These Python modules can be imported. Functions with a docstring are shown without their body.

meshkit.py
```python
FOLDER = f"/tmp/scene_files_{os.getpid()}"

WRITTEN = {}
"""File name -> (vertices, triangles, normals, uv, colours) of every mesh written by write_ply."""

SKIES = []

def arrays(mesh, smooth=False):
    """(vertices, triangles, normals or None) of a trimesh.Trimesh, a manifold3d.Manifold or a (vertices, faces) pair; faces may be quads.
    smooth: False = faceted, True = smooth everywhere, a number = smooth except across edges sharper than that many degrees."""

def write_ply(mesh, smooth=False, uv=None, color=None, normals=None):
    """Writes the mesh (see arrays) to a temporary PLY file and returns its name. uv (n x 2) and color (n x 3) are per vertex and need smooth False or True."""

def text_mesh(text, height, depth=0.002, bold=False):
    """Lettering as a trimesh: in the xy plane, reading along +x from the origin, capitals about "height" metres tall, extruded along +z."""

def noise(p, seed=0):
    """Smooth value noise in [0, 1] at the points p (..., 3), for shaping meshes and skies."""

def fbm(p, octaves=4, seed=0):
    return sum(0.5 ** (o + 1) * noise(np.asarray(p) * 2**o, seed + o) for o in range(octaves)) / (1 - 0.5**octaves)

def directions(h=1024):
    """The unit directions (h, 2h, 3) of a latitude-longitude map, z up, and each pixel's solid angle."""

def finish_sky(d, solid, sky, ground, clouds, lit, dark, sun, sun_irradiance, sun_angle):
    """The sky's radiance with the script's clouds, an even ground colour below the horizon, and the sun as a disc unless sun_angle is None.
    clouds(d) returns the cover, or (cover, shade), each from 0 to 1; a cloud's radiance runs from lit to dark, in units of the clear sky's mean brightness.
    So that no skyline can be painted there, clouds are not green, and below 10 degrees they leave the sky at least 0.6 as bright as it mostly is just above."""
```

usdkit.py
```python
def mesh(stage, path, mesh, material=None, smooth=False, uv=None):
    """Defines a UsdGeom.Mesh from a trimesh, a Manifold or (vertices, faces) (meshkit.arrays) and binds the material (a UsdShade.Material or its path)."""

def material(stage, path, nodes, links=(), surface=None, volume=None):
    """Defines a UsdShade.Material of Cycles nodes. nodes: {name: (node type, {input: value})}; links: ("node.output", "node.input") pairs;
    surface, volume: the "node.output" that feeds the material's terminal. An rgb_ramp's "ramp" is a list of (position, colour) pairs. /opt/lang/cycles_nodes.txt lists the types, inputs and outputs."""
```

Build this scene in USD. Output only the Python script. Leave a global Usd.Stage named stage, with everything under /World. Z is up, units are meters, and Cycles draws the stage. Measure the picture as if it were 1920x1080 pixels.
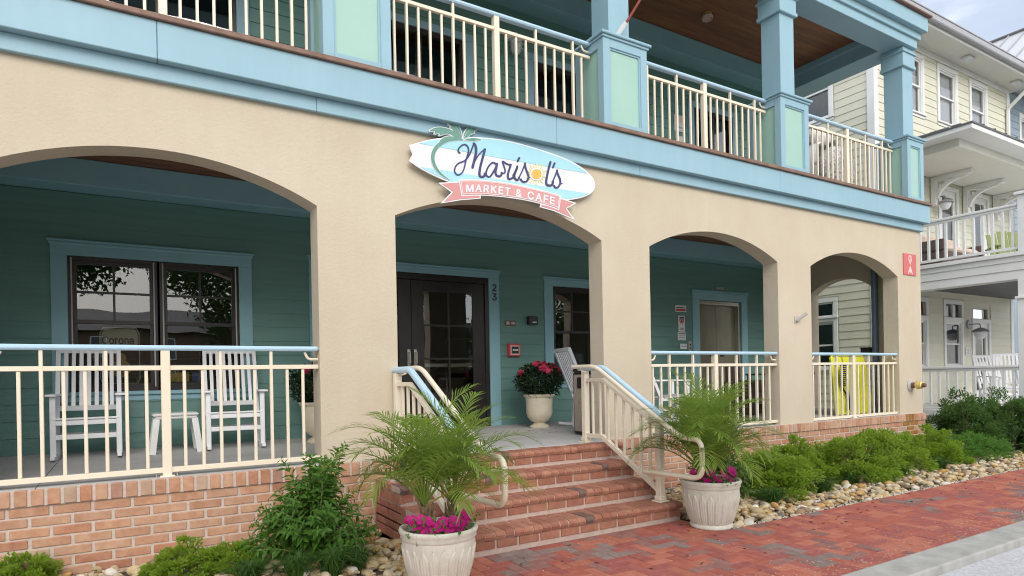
import math, numpy as np, trimesh, usdkit, meshkit
from shapely.geometry import Polygon, LineString, Point, MultiPolygon, box as sbox
from shapely.ops import unary_union
from shapely import affinity
from pxr import Usd, UsdGeom, UsdLux, UsdShade, Gf, Sdf
PI = math.pi
stage = Usd.Stage.CreateInMemory()
UsdGeom.SetStageUpAxis(stage, 'Z'); UsdGeom.SetStageMetersPerUnit(stage, 1.0)
UsdGeom.Xform.Define(stage, '/World'); UsdGeom.Scope.Define(stage, '/World/Looks')
stage.SetDefaultPrim(stage.GetPrimAtPath('/World'))

# ------------------------------------------------------------ camera, sky, sun, exposure
YAW, ROLL = math.radians(31.178), math.radians(-1.0918)
F_PX, CY = 1189.6, 708.5
EYE = np.array([0, -5.86, 1.425])
cam = UsdGeom.Camera.Define(stage, '/World/camera')
fw = np.array([math.sin(YAW), math.cos(YAW), 0]); r0 = np.array([math.cos(YAW), -math.sin(YAW), 0]); u0 = np.array([0, 0, 1.])
cr = r0 * math.cos(ROLL) + u0 * math.sin(ROLL); cu = -r0 * math.sin(ROLL) + u0 * math.cos(ROLL)
cam.AddTransformOp().Set(Gf.Matrix4d(*cr, 0, *cu, 0, *(-fw), 0, *EYE, 1))
cam.CreateHorizontalApertureAttr(36.0); cam.CreateVerticalApertureAttr(20.25)
cam.CreateFocalLengthAttr(F_PX / 1920 * 36); cam.CreateVerticalApertureOffsetAttr((CY - 540) / 1920 * 36)
cam.CreateClippingRangeAttr(Gf.Vec2f(0.05, 2000)); cam.CreateExposureAttr(0.27)

SUN_EL, SUN_AZ = math.radians(33), math.radians(192)          # azimuth: atan2(x, y) of the direction towards the sun
SKY, SUN = 0.15, 0.40
dome = UsdLux.DomeLight.Define(stage, '/World/sky'); dome.CreateIntensityAttr(1.0)
dome.GetPrim().SetCustomDataByKey('kind', 'structure')
skym = usdkit.material(stage, '/World/Looks/sky_look', {
    's': ('sky_texture', {'sky_type': 'single_scattering', 'sun_disc': False, 'sun_elevation': SUN_EL, 'sun_rotation': SUN_AZ, 'air_density': 1.0, 'aerosol_density': 1.6}),
    'tc': ('texture_coordinate', {}),
    'mp': ('mapping', {'scale': (1.0, 1.0, 2.2), 'location': (1.3, 0.4, 0.2)}),
    'n': ('noise_texture', {'scale': 2.3, 'detail': 6, 'roughness': 0.55, 'distortion': 0.4}),
    'r': ('rgb_ramp', {'ramp': [(0.0, (0.15,) * 3), (0.40, (0.28,) * 3), (0.60, (0.76,) * 3), (1.0, (0.95,) * 3)]}),
    'm': ('mix_color', {'blend_type': 'mix', 'b': (9.8, 9.9, 10.2)}),
    'bg': ('background_shader', {'strength': SKY})},
    [('tc.generated', 'mp.vector'), ('mp.vector', 'n.vector'), ('n.fac', 'r.fac'), ('r.color', 'm.fac'), ('s.color', 'm.a'), ('m.result', 'bg.color')], surface='bg.background')
UsdShade.MaterialBindingAPI.Apply(dome.GetPrim()).Bind(skym)
sun = UsdLux.DistantLight.Define(stage, '/World/sun')
sun.CreateNormalizeAttr(True); sun.CreateIntensityAttr(SUN); sun.CreateAngleAttr(38.0); sun.CreateColorAttr(Gf.Vec3f(1.0, 0.95, 0.88))
_d = np.array([math.sin(SUN_AZ) * math.cos(SUN_EL), math.cos(SUN_AZ) * math.cos(SUN_EL), math.sin(SUN_EL)])
_x = np.cross([0, 0, 1.], _d); _x /= np.linalg.norm(_x); _y = np.cross(_d, _x)
sun.AddTransformOp().Set(Gf.Matrix4d(*_x, 0, *_y, 0, *_d, 0, 0, 0, 30, 1))

# ------------------------------------------------------------ helpers
_names = {}
def numbered(parent, name):
    k = _names.get((parent, name), 0); _names[(parent, name)] = k + 1
    return f'{parent}/{name}' + (f'_{k:03d}' if k else '')
def tag(p, label=None, cat=None, group=None, kind=None):
    p = p if isinstance(p, Usd.Prim) else stage.GetPrimAtPath(p)
    for k, v in (('label', label), ('category', cat), ('group', group), ('kind', kind)):
        if v: p.SetCustomDataByKey(k, v)
    return str(p.GetPath())
def thing(name, label, cat, loc=(0, 0, 0), rz=0, group=None, kind=None):
    path = numbered('/World', name)
    x = UsdGeom.Xform.Define(stage, path)
    if any(loc): x.AddTranslateOp().Set(Gf.Vec3d(*map(float, loc)))
    if rz: x.AddRotateZOp().Set(float(rz))
    tag(x.GetPrim(), label, cat, group, kind)
    return path
class MB:
    """collects vertices and triangles of one mesh"""
    def __init__(s): s.v, s.f, s.n = [], [], 0
    def add(s, v, f):
        v = np.asarray(v, float); f = np.asarray(f, int)
        if f.shape[1] == 4: f = np.vstack([f[:, [0, 1, 2]], f[:, [0, 2, 3]]])
        s.v.append(v); s.f.append(f + s.n); s.n += len(v); return s
    def box(s, x0, x1, y0, y1, z0, z1, b=0.0): return s.add(*bevbox(x0, x1, y0, y1, z0, z1, b))
    def tm(s, m): return s.add(m.vertices, m.faces)
    def tube(s, pts, r, n=8, cap=True): return s.add(*tube(pts, r, n, cap))
    def arr(s): return np.vstack(s.v), np.vstack(s.f)
    def xf(s, fn):
        s.v = [fn(v) for v in s.v]; return s
def pane(u0, u1, d, z0, z1): return MB().add([[u0, d, z0], [u1, d, z0], [u1, d, z1], [u0, d, z1]], [[0, 3, 2, 1]])
def part(parent, name, mesh, mat, smooth=False, label=None, kind=None):
    path = numbered(parent, name)
    if isinstance(mesh, MB): mesh = mesh.arr()
    m = usdkit.mesh(stage, path, mesh, LOOK[mat], smooth)
    tag(m.GetPrim(), label, None, None, kind)
    return path
def whole(name, mesh, mat, label=None, cat=None, group=None, kind=None, smooth=False):
    path = part('/World', name, mesh, mat, smooth); tag(path, label, cat, group, kind); return path
def bevbox(x0, x1, y0, y1, z0, z1, b=0.0):
    if b <= 0:
        v = np.array([[x, y, z] for x in (x0, x1) for y in (y0, y1) for z in (z0, z1)], float)
        f = [[0, 1, 3, 2], [4, 6, 7, 5], [0, 4, 5, 1], [2, 3, 7, 6], [0, 2, 6, 4], [1, 5, 7, 3]]
        return v, np.array(f)
    c = np.array([(x0 + x1) / 2, (y0 + y1) / 2, (z0 + z1) / 2]); h = np.array([x1 - x0, y1 - y0, z1 - z0]) / 2
    b = min(b, h.min() * 0.9)
    v, idx = [], {}
    for sx in (-1, 1):
        for sy in (-1, 1):
            for sz in (-1, 1):
                for a in range(3):
                    k = np.array([h[0] - b, h[1] - b, h[2] - b]); k[a] = h[a]
                    idx[(sx, sy, sz, a)] = len(v); v.append(c + k * [sx, sy, sz])
    f = []
    def quad(q, n):
        p = [v[i] for i in q]
        if np.dot(np.cross(p[1] - p[0], p[2] - p[0]), n) < 0: q = q[::-1]
        f.append([q[0], q[1], q[2]]); f.append([q[0], q[2], q[3]])
    for a in range(3):
        o = [i for i in range(3) if i != a]
        for s_ in (-1, 1):
            q = []
            for t, w in ((-1, -1), (1, -1), (1, 1), (-1, 1)):
                k = [0, 0, 0]; k[a] = s_; k[o[0]] = t; k[o[1]] = w; q.append(idx[(*k, a)])
            n = np.zeros(3); n[a] = s_; quad(q, n)
        for t in (-1, 1):
            for w in (-1, 1):
                q = []
                for s_, face in ((-1, 0), (-1, 1), (1, 1), (1, 0)):
                    k = [0, 0, 0]; k[a] = s_; k[o[0]] = t; k[o[1]] = w; q.append(idx[(*k, o[face])])
                n = np.zeros(3); n[o[0]] = t; n[o[1]] = w; quad(q, n)
    for sx in (-1, 1):
        for sy in (-1, 1):
            for sz in (-1, 1):
                q = [idx[(sx, sy, sz, a)] for a in range(3)]
                p = [v[i] for i in q]
                if np.dot(np.cross(p[1] - p[0], p[2] - p[0]), [sx, sy, sz]) < 0: q = q[::-1]
                f.append(q)
    return np.array(v), np.array(f)
def tube(pts, r, n=8, cap=True):
    pts = np.asarray(pts, float); m = len(pts); r = np.broadcast_to(np.asarray(r, float), (m,))
    t = np.gradient(pts, axis=0); t /= np.linalg.norm(t, axis=1, keepdims=True) + 1e-12
    up = np.array([0, 0, 1.]) if abs(t[0, 2]) < 0.9 else np.array([1., 0, 0])
    v = []
    a = np.arange(n) * 2 * PI / n
    s = np.cross(t[0], up); s /= np.linalg.norm(s)
    for i in range(m):
        s = s - t[i] * (s @ t[i]); s /= np.linalg.norm(s) + 1e-12; q = np.cross(t[i], s)
        v.append(pts[i] + r[i] * (np.cos(a)[:, None] * s + np.sin(a)[:, None] * q))
    v = np.vstack(v); f = []
    for i in range(m - 1):
        for k in range(n):
            a0, b0 = i * n + k, i * n + (k + 1) % n
            f += [[a0, b0, b0 + n], [a0, b0 + n, a0 + n]]
    if cap:
        v = np.vstack([v, pts[:1], pts[-1:]])
        for k in range(n):
            f.append([len(v) - 2, (k + 1) % n, k]); f.append([len(v) - 1, (m - 1) * n + k, (m - 1) * n + (k + 1) % n])
    return v, np.array(f)
def bend(pts, rad, n=6):
    """rounds the corners of a polyline"""
    pts = [np.asarray(p, float) for p in pts]; out = [pts[0]]
    for a, b, c in zip(pts, pts[1:], pts[2:]):
        u, w = a - b, c - b; lu, lw = np.linalg.norm(u), np.linalg.norm(w); d = min(rad, lu * 0.49, lw * 0.49)
        p, q = b + u / lu * d, b + w / lw * d
        for k in range(n + 1):
            s = k / n; out.append((1 - s) ** 2 * p + 2 * s * (1 - s) * b + s * s * q)
    return np.array(out + [pts[-1]])
def lathe(prof, n=32):
    prof = np.asarray(prof, float); a = np.arange(n) * 2 * PI / n
    v = np.stack([prof[:, None, 0] * np.cos(a), prof[:, None, 0] * np.sin(a), np.repeat(prof[:, 1:2], n, 1)], -1).reshape(-1, 3); f = []
    for i in range(len(prof) - 1):
        for k in range(n):
            a0, b0 = i * n + k, i * n + (k + 1) % n
            f += [[a0, b0, b0 + n], [a0, b0 + n, a0 + n]]
    return v, np.array(f)
def extrude(poly, d):
    """shapely polygon -> mesh with the polygon in xy, thickness d along +z"""
    g = [p for p in getattr(poly, 'geoms', [poly]) if p.area > 1e-9]
    m = trimesh.util.concatenate([trimesh.creation.extrude_polygon(p, d, engine='earcut') for p in g])
    return np.array(m.vertices), np.array(m.faces)
def facing(v, y):
    """a flat piece drawn in (x, z) with thickness towards -y, standing on the plane y"""
    v = np.asarray(v); return np.stack([v[:, 0], y - v[:, 2], v[:, 1]], 1)
def flip(f): return np.asarray(f)[:, ::-1]
class Frame:
    """local axes of a wall: u along it, d outwards, z up"""
    def __init__(s, o, u, d): s.o, s.u, s.d = map(lambda q: np.asarray(q, float), (o, u, d)); s.neg = np.linalg.det([s.u, s.d, [0, 0, 1.]]) < 0
    def __call__(s, mb):
        v, f = mb.arr() if isinstance(mb, MB) else mb
        v = np.asarray(v); w = s.o + v[:, :1] * s.u + v[:, 1:2] * s.d + v[:, 2:3] * np.array([0, 0, 1.])
        f = np.asarray(f)
        if f.shape[1] == 4: f = np.vstack([f[:, [0, 1, 2]], f[:, [0, 2, 3]]])
        return w, (flip(f) if s.neg else f)

# ------------------------------------------------------------ materials
LOOK = {}
def look(name, c1, c2=None, scale=4.0, rough=0.6, bump=0.0, bscale=60.0, rnd=0.0, spec=0.5, metal=0.0, stretch=None, detail=4, bdist=0.01, coat=0.0, streak=0.0):
    n = {'g': ('geometry', {}), 'p': ('principled_bsdf', {'roughness': rough, 'metallic': metal, 'specular_ior_level': spec, 'coat_weight': coat})}
    l = []
    c2 = c2 or tuple(min(1, x * 1.08) for x in c1)
    src = 'g.position'
    if stretch:
        n['mp'] = ('mapping', {'scale': stretch}); l += [('g.position', 'mp.vector')]; src = 'mp.vector'
    n['n'] = ('noise_texture', {'scale': scale, 'detail': detail, 'roughness': 0.6}); l += [(src, 'n.vector')]
    n['r'] = ('rgb_ramp', {'ramp': [(0.3, c1), (0.7, c2)]}); l += [('n.fac', 'r.fac')]
    out = 'r.color'
    if streak:                                                      # old rain runs and blotches on the surface
        n['sm'] = ('mapping', {'scale': (5.0, 5.0, 0.28)}); n['sn'] = ('noise_texture', {'scale': 1.6, 'detail': 7, 'roughness': 0.68, 'distortion': 0.3})
        n['sr'] = ('rgb_ramp', {'ramp': [(0.42, (1, 1, 1)), (0.72, (1 - streak, 1 - streak * 1.06, 1 - streak * 1.15))]}); n['sx'] = ('mix_color', {'blend_type': 'multiply', 'fac': 1.0})
        l += [('g.position', 'sm.vector'), ('sm.vector', 'sn.vector'), ('sn.fac', 'sr.fac'), (out, 'sx.a'), ('sr.color', 'sx.b')]; out = 'sx.result'
    if rnd:
        n['o'] = ('object_info', {}); n['ad'] = ('math', {'math_type': 'add'}); n['fr'] = ('math', {'math_type': 'fraction'})
        n['mr'] = ('map_range', {'from_min': 0.0, 'from_max': 1.0, 'to_min': 1 - rnd, 'to_max': 1 + rnd})
        n['hs'] = ('hsv', {})
        l += [('o.random', 'ad.value1'), ('g.random_per_island', 'ad.value2'), ('ad.value', 'fr.value1'), ('fr.value', 'mr.value'), ('mr.result', 'hs.value'), (out, 'hs.color')]
        out = 'hs.color'
    l += [(out, 'p.base_color')]
    if bump:
        n['bn'] = ('noise_texture', {'scale': bscale, 'detail': 5, 'roughness': 0.65}); n['b'] = ('bump', {'strength': bump, 'distance': bdist})
        l += [('g.position', 'bn.vector'), ('bn.fac', 'b.height'), ('b.normal', 'p.normal')]
    LOOK[name] = usdkit.material(stage, f'/World/Looks/{name}', n, l, surface='p.BSDF')
def glass(name, tint=(0.75, 0.8, 0.78), ior=2.0, rough=0.0):
    LOOK[name] = usdkit.material(stage, f'/World/Looks/{name}', {
        'f': ('fresnel', {'IOR': ior}), 't': ('transparent_bsdf', {'color': tint}), 'g': ('glossy_bsdf', {'color': (1, 1, 1), 'roughness': rough}), 'm': ('mix_closure', {}),
        'ge': ('geometry', {}), 'n': ('noise_texture', {'scale': 1.3, 'detail': 1}), 'b': ('bump', {'strength': 0.035, 'distance': 0.1})},
        [('ge.position', 'n.vector'), ('n.fac', 'b.height'), ('b.normal', 'g.normal'), ('f.fac', 'm.fac'), ('t.BSDF', 'm.closure1'), ('g.BSDF', 'm.closure2')], surface='m.closure')
def leaf(name, c1, c2, trans=0.3, rough=0.5, tip=None):
    n = {'g': ('geometry', {}), 'o': ('object_info', {}), 'r': ('rgb_ramp', {'ramp': [(0.0, c1), (1.0, c2)]}),
         'p': ('principled_bsdf', {'roughness': rough, 'specular_ior_level': 0.35}), 't': ('translucent_bsdf', {}), 'm': ('mix_closure', {'fac': trans})}
    LOOK[name] = usdkit.material(stage, f'/World/Looks/{name}', n, [('g.random_per_island', 'r.fac'), ('r.color', 'p.base_color'), ('r.color', 't.color'), ('p.BSDF', 'm.closure1'), ('t.BSDF', 'm.closure2')], surface='m.closure')
def brickish(name, c1, c2, speck=(0.5, 0.42, 0.36)):
    look(name, c1, c2, scale=14, rough=0.95, bump=0.6, bscale=100, rnd=0.09, spec=0.2, bdist=0.006)

look('stucco', (0.515, 0.442, 0.334), (0.58, 0.506, 0.394), scale=1.0, rough=0.95, bump=0.45, bscale=34, spec=0.15, stretch=(1, 1, 0.8), detail=9, streak=0.025, bdist=0.012)
look('blue_trim', (0.25, 0.41, 0.485), (0.285, 0.45, 0.53), scale=0.9, rough=0.55, bump=0.08, bscale=14, detail=8, streak=0.05)
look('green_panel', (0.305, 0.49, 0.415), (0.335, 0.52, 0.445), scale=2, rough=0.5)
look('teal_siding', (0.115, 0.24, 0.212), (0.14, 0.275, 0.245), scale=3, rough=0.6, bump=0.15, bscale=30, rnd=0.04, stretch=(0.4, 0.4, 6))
look('porch_trim', (0.22, 0.42, 0.48), (0.25, 0.46, 0.52), scale=2, rough=0.5)
look('deck_edge', (0.16, 0.095, 0.07), (0.24, 0.15, 0.11), scale=10, rough=0.7)
look('wood_ceiling', (0.13, 0.048, 0.018), (0.24, 0.095, 0.036), scale=3.0, rough=0.5, stretch=(0.5, 6, 6), rnd=0.2)
look('cream_metal', (0.74, 0.655, 0.51), (0.77, 0.69, 0.545), scale=3, rough=0.38, coat=0.15)
look('blue_rail', (0.42, 0.60, 0.74), (0.45, 0.63, 0.77), scale=3, rough=0.35, coat=0.2)
look('mortar', (0.50, 0.42, 0.36), (0.62, 0.54, 0.475), scale=30, rough=0.95, bump=0.5, bscale=120)
for i, (a, b) in enumerate([((0.42, 0.21, 0.125), (0.54, 0.32, 0.21)), ((0.44, 0.24, 0.15), (0.55, 0.345, 0.235)), ((0.37, 0.165, 0.095), (0.48, 0.255, 0.165)), ((0.41, 0.265, 0.185), (0.50, 0.36, 0.265)), ((0.34, 0.18, 0.13), (0.45, 0.27, 0.20))]): brickish(f'brick_{"abcde"[i]}', a, b)
for i, (a, b) in enumerate([((0.31, 0.13, 0.082), (0.41, 0.20, 0.137)), ((0.28, 0.11, 0.072), (0.38, 0.172, 0.122)), ((0.32, 0.14, 0.085), (0.42, 0.21, 0.145)), ((0.12, 0.082, 0.072), (0.21, 0.13, 0.11))]): brickish(f'step_brick_{"abcd"[i]}', a, b)
look('step_mortar', (0.46, 0.34, 0.29), (0.56, 0.44, 0.38), scale=25, rough=0.95, bump=0.5, bscale=120)
for i, (a, b) in enumerate([((0.336, 0.091, 0.061), (0.414, 0.14, 0.1)), ((0.37, 0.122, 0.078), (0.448, 0.171, 0.117)), ((0.291, 0.083, 0.068), (0.37, 0.128, 0.107)), ((0.205, 0.148, 0.13), (0.28, 0.20, 0.178)), ((0.23, 0.105, 0.09), (0.31, 0.16, 0.135))]): brickish(f'paver_{"abcde"[i]}', a, b)
look('joint_sand', (0.19, 0.12, 0.10), (0.30, 0.21, 0.175), scale=30, rough=0.95)
look('concrete', (0.32, 0.315, 0.29), (0.46, 0.45, 0.42), scale=5, rough=0.9, bump=0.4, bscale=70, detail=8, streak=0.15)
look('porch_slab', (0.40, 0.395, 0.38), (0.50, 0.49, 0.47), scale=2.5, rough=0.85, bump=0.2, bscale=90, detail=8)
look('white_gravel', (0.56, 0.565, 0.58), (0.88, 0.88, 0.90), scale=42, rough=0.95, bump=1.0, bscale=75, detail=6, bdist=0.03)
look('soil', (0.055, 0.042, 0.03), (0.14, 0.11, 0.08), scale=25, rough=1.0, bump=0.8, bscale=60)
look('lawn_far', (0.06, 0.10, 0.03), (0.10, 0.14, 0.05), scale=3, rough=1.0)
for i, (a, b) in enumerate([((0.39, 0.29, 0.15), (0.52, 0.41, 0.24)), ((0.46, 0.375, 0.24), (0.58, 0.49, 0.35)), ((0.36, 0.20, 0.065), (0.48, 0.29, 0.11)), ((0.58, 0.53, 0.44), (0.68, 0.63, 0.55)), ((0.21, 0.14, 0.085), (0.31, 0.215, 0.13)), ((0.42, 0.33, 0.19), (0.54, 0.44, 0.28)), ((0.14, 0.115, 0.10), (0.23, 0.195, 0.17))]): look(f'stone_{"abcdefg"[i]}', a, b, scale=26, rough=0.8, bump=0.35, bscale=70, rnd=0.18)
look('white_paint', (0.80, 0.81, 0.83), (0.84, 0.85, 0.87), scale=3, rough=0.4)
look('white_plastic', (0.70, 0.71, 0.70), (0.74, 0.75, 0.74), scale=3, rough=0.35)
look('black_metal', (0.012, 0.011, 0.011), (0.02, 0.018, 0.018), scale=4, rough=0.35)
look('dark_frame', (0.02, 0.017, 0.016), (0.03, 0.026, 0.024), scale=4, rough=0.3)
look('grey_bead', (0.42, 0.40, 0.38), rough=0.5)
look('steel', (0.42, 0.40, 0.34), (0.52, 0.50, 0.43), scale=2, rough=0.38, metal=0.9, stretch=(1, 1, 0.3))
look('elevator_steel', (0.15, 0.14, 0.10), (0.30, 0.28, 0.21), scale=1.2, rough=0.35, metal=0.55, stretch=(1, 1, 0.5))
look('chrome', (0.6, 0.6, 0.6), rough=0.2, metal=1.0)
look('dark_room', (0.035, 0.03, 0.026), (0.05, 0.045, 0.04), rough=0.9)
look('room_shelf', (0.12, 0.08, 0.05), (0.18, 0.12, 0.08), rough=0.7)
look('pot_cream', (0.49, 0.47, 0.385), (0.62, 0.605, 0.53), scale=9, rough=0.75, bump=0.15, bscale=60, detail=7)
look('urn_cream', (0.60, 0.53, 0.39), (0.70, 0.63, 0.49), scale=6, rough=0.7, bump=0.1, bscale=50)
look('aggregate', (0.22, 0.17, 0.12), (0.50, 0.42, 0.33), scale=120, rough=0.9, bump=0.8, bscale=120, detail=2)
look('palm_trunk', (0.10, 0.065, 0.035), (0.24, 0.17, 0.09), scale=30, rough=0.9, bump=0.8, bscale=70)
look('stem', (0.16, 0.20, 0.06), (0.24, 0.28, 0.10), scale=12, rough=0.7)
look('twig', (0.12, 0.085, 0.05), (0.20, 0.15, 0.09), scale=12, rough=0.9)
look('red_box', (0.40, 0.05, 0.05), rough=0.4)
look('label_red', (0.52, 0.06, 0.06), rough=0.5)
look('plaque_red', (0.55, 0.13, 0.125), (0.60, 0.15, 0.145), rough=0.6)
look('plaque_line', (0.78, 0.55, 0.53), rough=0.6)
look('brown_metal', (0.16, 0.075, 0.055), rough=0.5)
look('pole_red', (0.26, 0.05, 0.04), rough=0.45)
look('brass', (0.62, 0.50, 0.16), (0.75, 0.62, 0.25), rough=0.35, metal=0.7, scale=20)
look('pipe_blue', (0.115, 0.16, 0.205), (0.14, 0.19, 0.24), rough=0.4)
look('lime', (0.62, 0.62, 0.04), (0.68, 0.67, 0.055), rough=0.4)
look('white_gauze', (0.68, 0.67, 0.66), (0.75, 0.74, 0.73), rough=0.8)
look('grey_weave', (0.25, 0.25, 0.26), (0.72, 0.71, 0.70), scale=28, rough=0.9, detail=1)
look('terracotta', (0.42, 0.16, 0.08), (0.48, 0.20, 0.11), rough=0.8)
look('house_yellow', (0.60, 0.585, 0.47), (0.64, 0.625, 0.51), scale=2, rough=0.6, bump=0.1, bscale=30, rnd=0.03)
look('house_white', (0.70, 0.70, 0.685), (0.76, 0.76, 0.745), scale=1.5, rough=0.5)
look('house_soffit', (0.66, 0.64, 0.575), (0.70, 0.68, 0.615), rough=0.6)
look('gutter_grey', (0.30, 0.30, 0.325), (0.36, 0.36, 0.385), rough=0.4)
look('roof_dark', (0.075, 0.075, 0.08), (0.12, 0.12, 0.125), rough=0.6)
look('roof_metal', (0.60, 0.62, 0.64), (0.70, 0.72, 0.74), scale=1, rough=0.3, metal=0.5)
look('house_blue', (0.25, 0.33, 0.40), (0.28, 0.36, 0.43), scale=2, rough=0.6, rnd=0.03)
look('curtain', (0.62, 0.63, 0.66), (0.72, 0.73, 0.75), scale=1, rough=0.9)
look('screen_dark', (0.10, 0.105, 0.115), (0.14, 0.145, 0.155), rough=0.7)
look('green_chair', (0.20, 0.25, 0.07), (0.25, 0.30, 0.09), rough=0.6)
look('wicker_dark', (0.06, 0.045, 0.04), (0.12, 0.09, 0.08), scale=60, rough=0.8)
look('cushion', (0.50, 0.38, 0.30), (0.62, 0.50, 0.42), rough=0.9)
look('sign_white', (0.74, 0.74, 0.755), rough=0.4)
look('sign_blue', (0.34, 0.60, 0.67), rough=0.4)
look('sign_pink', (0.60, 0.29, 0.275), rough=0.45)
look('sign_pink_dark', (0.56, 0.25, 0.24), rough=0.45)
look('sign_green', (0.115, 0.27, 0.215), rough=0.45)
look('sign_navy', (0.028, 0.026, 0.075), (0.045, 0.06, 0.20), scale=4, rough=0.45)
look('sign_orange', (0.78, 0.40, 0.07), rough=0.45)
look('sign_yellow', (0.78, 0.62, 0.20), rough=0.45)
look('ink', (0.03, 0.03, 0.035), rough=0.6)
look('beer_cream', (0.42, 0.40, 0.30), rough=0.5)
look('poster_yellow', (0.50, 0.34, 0.05), (0.62, 0.44, 0.08), scale=6, rough=0.6)
look('poster_blue', (0.05, 0.07, 0.28), (0.08, 0.10, 0.36), scale=6, rough=0.6)
look('tree_bark', (0.09, 0.065, 0.045), (0.16, 0.12, 0.085), scale=14, rough=0.95, bump=0.8, bscale=30)
look('rust_stain', (0.26, 0.115, 0.02), (0.38, 0.19, 0.045), scale=8, rough=0.85, bump=0.4, bscale=110)
glass('window_glass', (0.80, 0.84, 0.82), 2.3)
glass('house_glass', (0.85, 0.88, 0.9), 1.9)
leaf('leaf_bright', (0.20, 0.31, 0.028), (0.52, 0.61, 0.09), 0.45)
leaf('leaf_mid', (0.09, 0.21, 0.03), (0.27, 0.44, 0.095), 0.4)
leaf('leaf_dark', (0.08, 0.155, 0.035), (0.21, 0.33, 0.09), 0.36)
leaf('leaf_grass', (0.045, 0.105, 0.018), (0.12, 0.22, 0.05), 0.28)
leaf('palm_leaf', (0.19, 0.29, 0.045), (0.44, 0.54, 0.14), 0.45)
leaf('palm_leaf_yellow', (0.36, 0.32, 0.05), (0.50, 0.36, 0.08), 0.35)
leaf('urn_leaf', (0.018, 0.04, 0.014), (0.045, 0.085, 0.028), 0.2)
leaf('petal_magenta', (0.50, 0.012, 0.20), (0.68, 0.03, 0.33), 0.3)
leaf('petal_red', (0.58, 0.05, 0.12), (0.74, 0.16, 0.25), 0.3)
leaf('tree_leaf', (0.04, 0.085, 0.02), (0.11, 0.18, 0.045), 0.3)
leaf('dry_leaf', (0.12, 0.06, 0.025), (0.26, 0.15, 0.06), 0.2)
leaf('white_bloom', (0.70, 0.72, 0.66), (0.8, 0.8, 0.76), 0.3)

# ------------------------------------------------------------ ground, road, walkway, beds
rng = np.random.default_rng(7)
def sheet(x0, x1, y0, y1, z): return np.array([[x0, y0, z], [x1, y0, z], [x1, y1, z], [x0, y1, z]], float), np.array([[0, 1, 2], [0, 2, 3]])
whole('ground', sheet(-400, 400, -400, 400, -0.13), 'lawn_far', kind='structure')
whole('gravel_road', sheet(-60, 120, -9.5, -3.46, -0.055), 'white_gravel', kind='structure')
whole('planting_bed', sheet(-12, 34, -1.96, 1.0, -0.035), 'soil', kind='structure')
kerb = thing('kerb', None, None, kind='structure')
for k, x in enumerate(np.arange(-8, 46, 2.4)):
    part(kerb, 'kerb_stone', MB().box(x + .004, x + 2.396, -3.53, -3.255, -0.13, 0.012, 0.012), 'concrete')
walk = thing('sidewalk', None, None, kind='structure')
part(walk, 'bedding', MB().box(-8, 46, -3.255, -1.905, -0.12, -0.012), 'joint_sand')
part(walk, 'bedding', MB().box(1.99, 4.65, -1.905, -1.30, -0.12, -0.012), 'joint_sand')
pav = []
PB = 0.105                                                      # herringbone of 2:1 bricks
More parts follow.
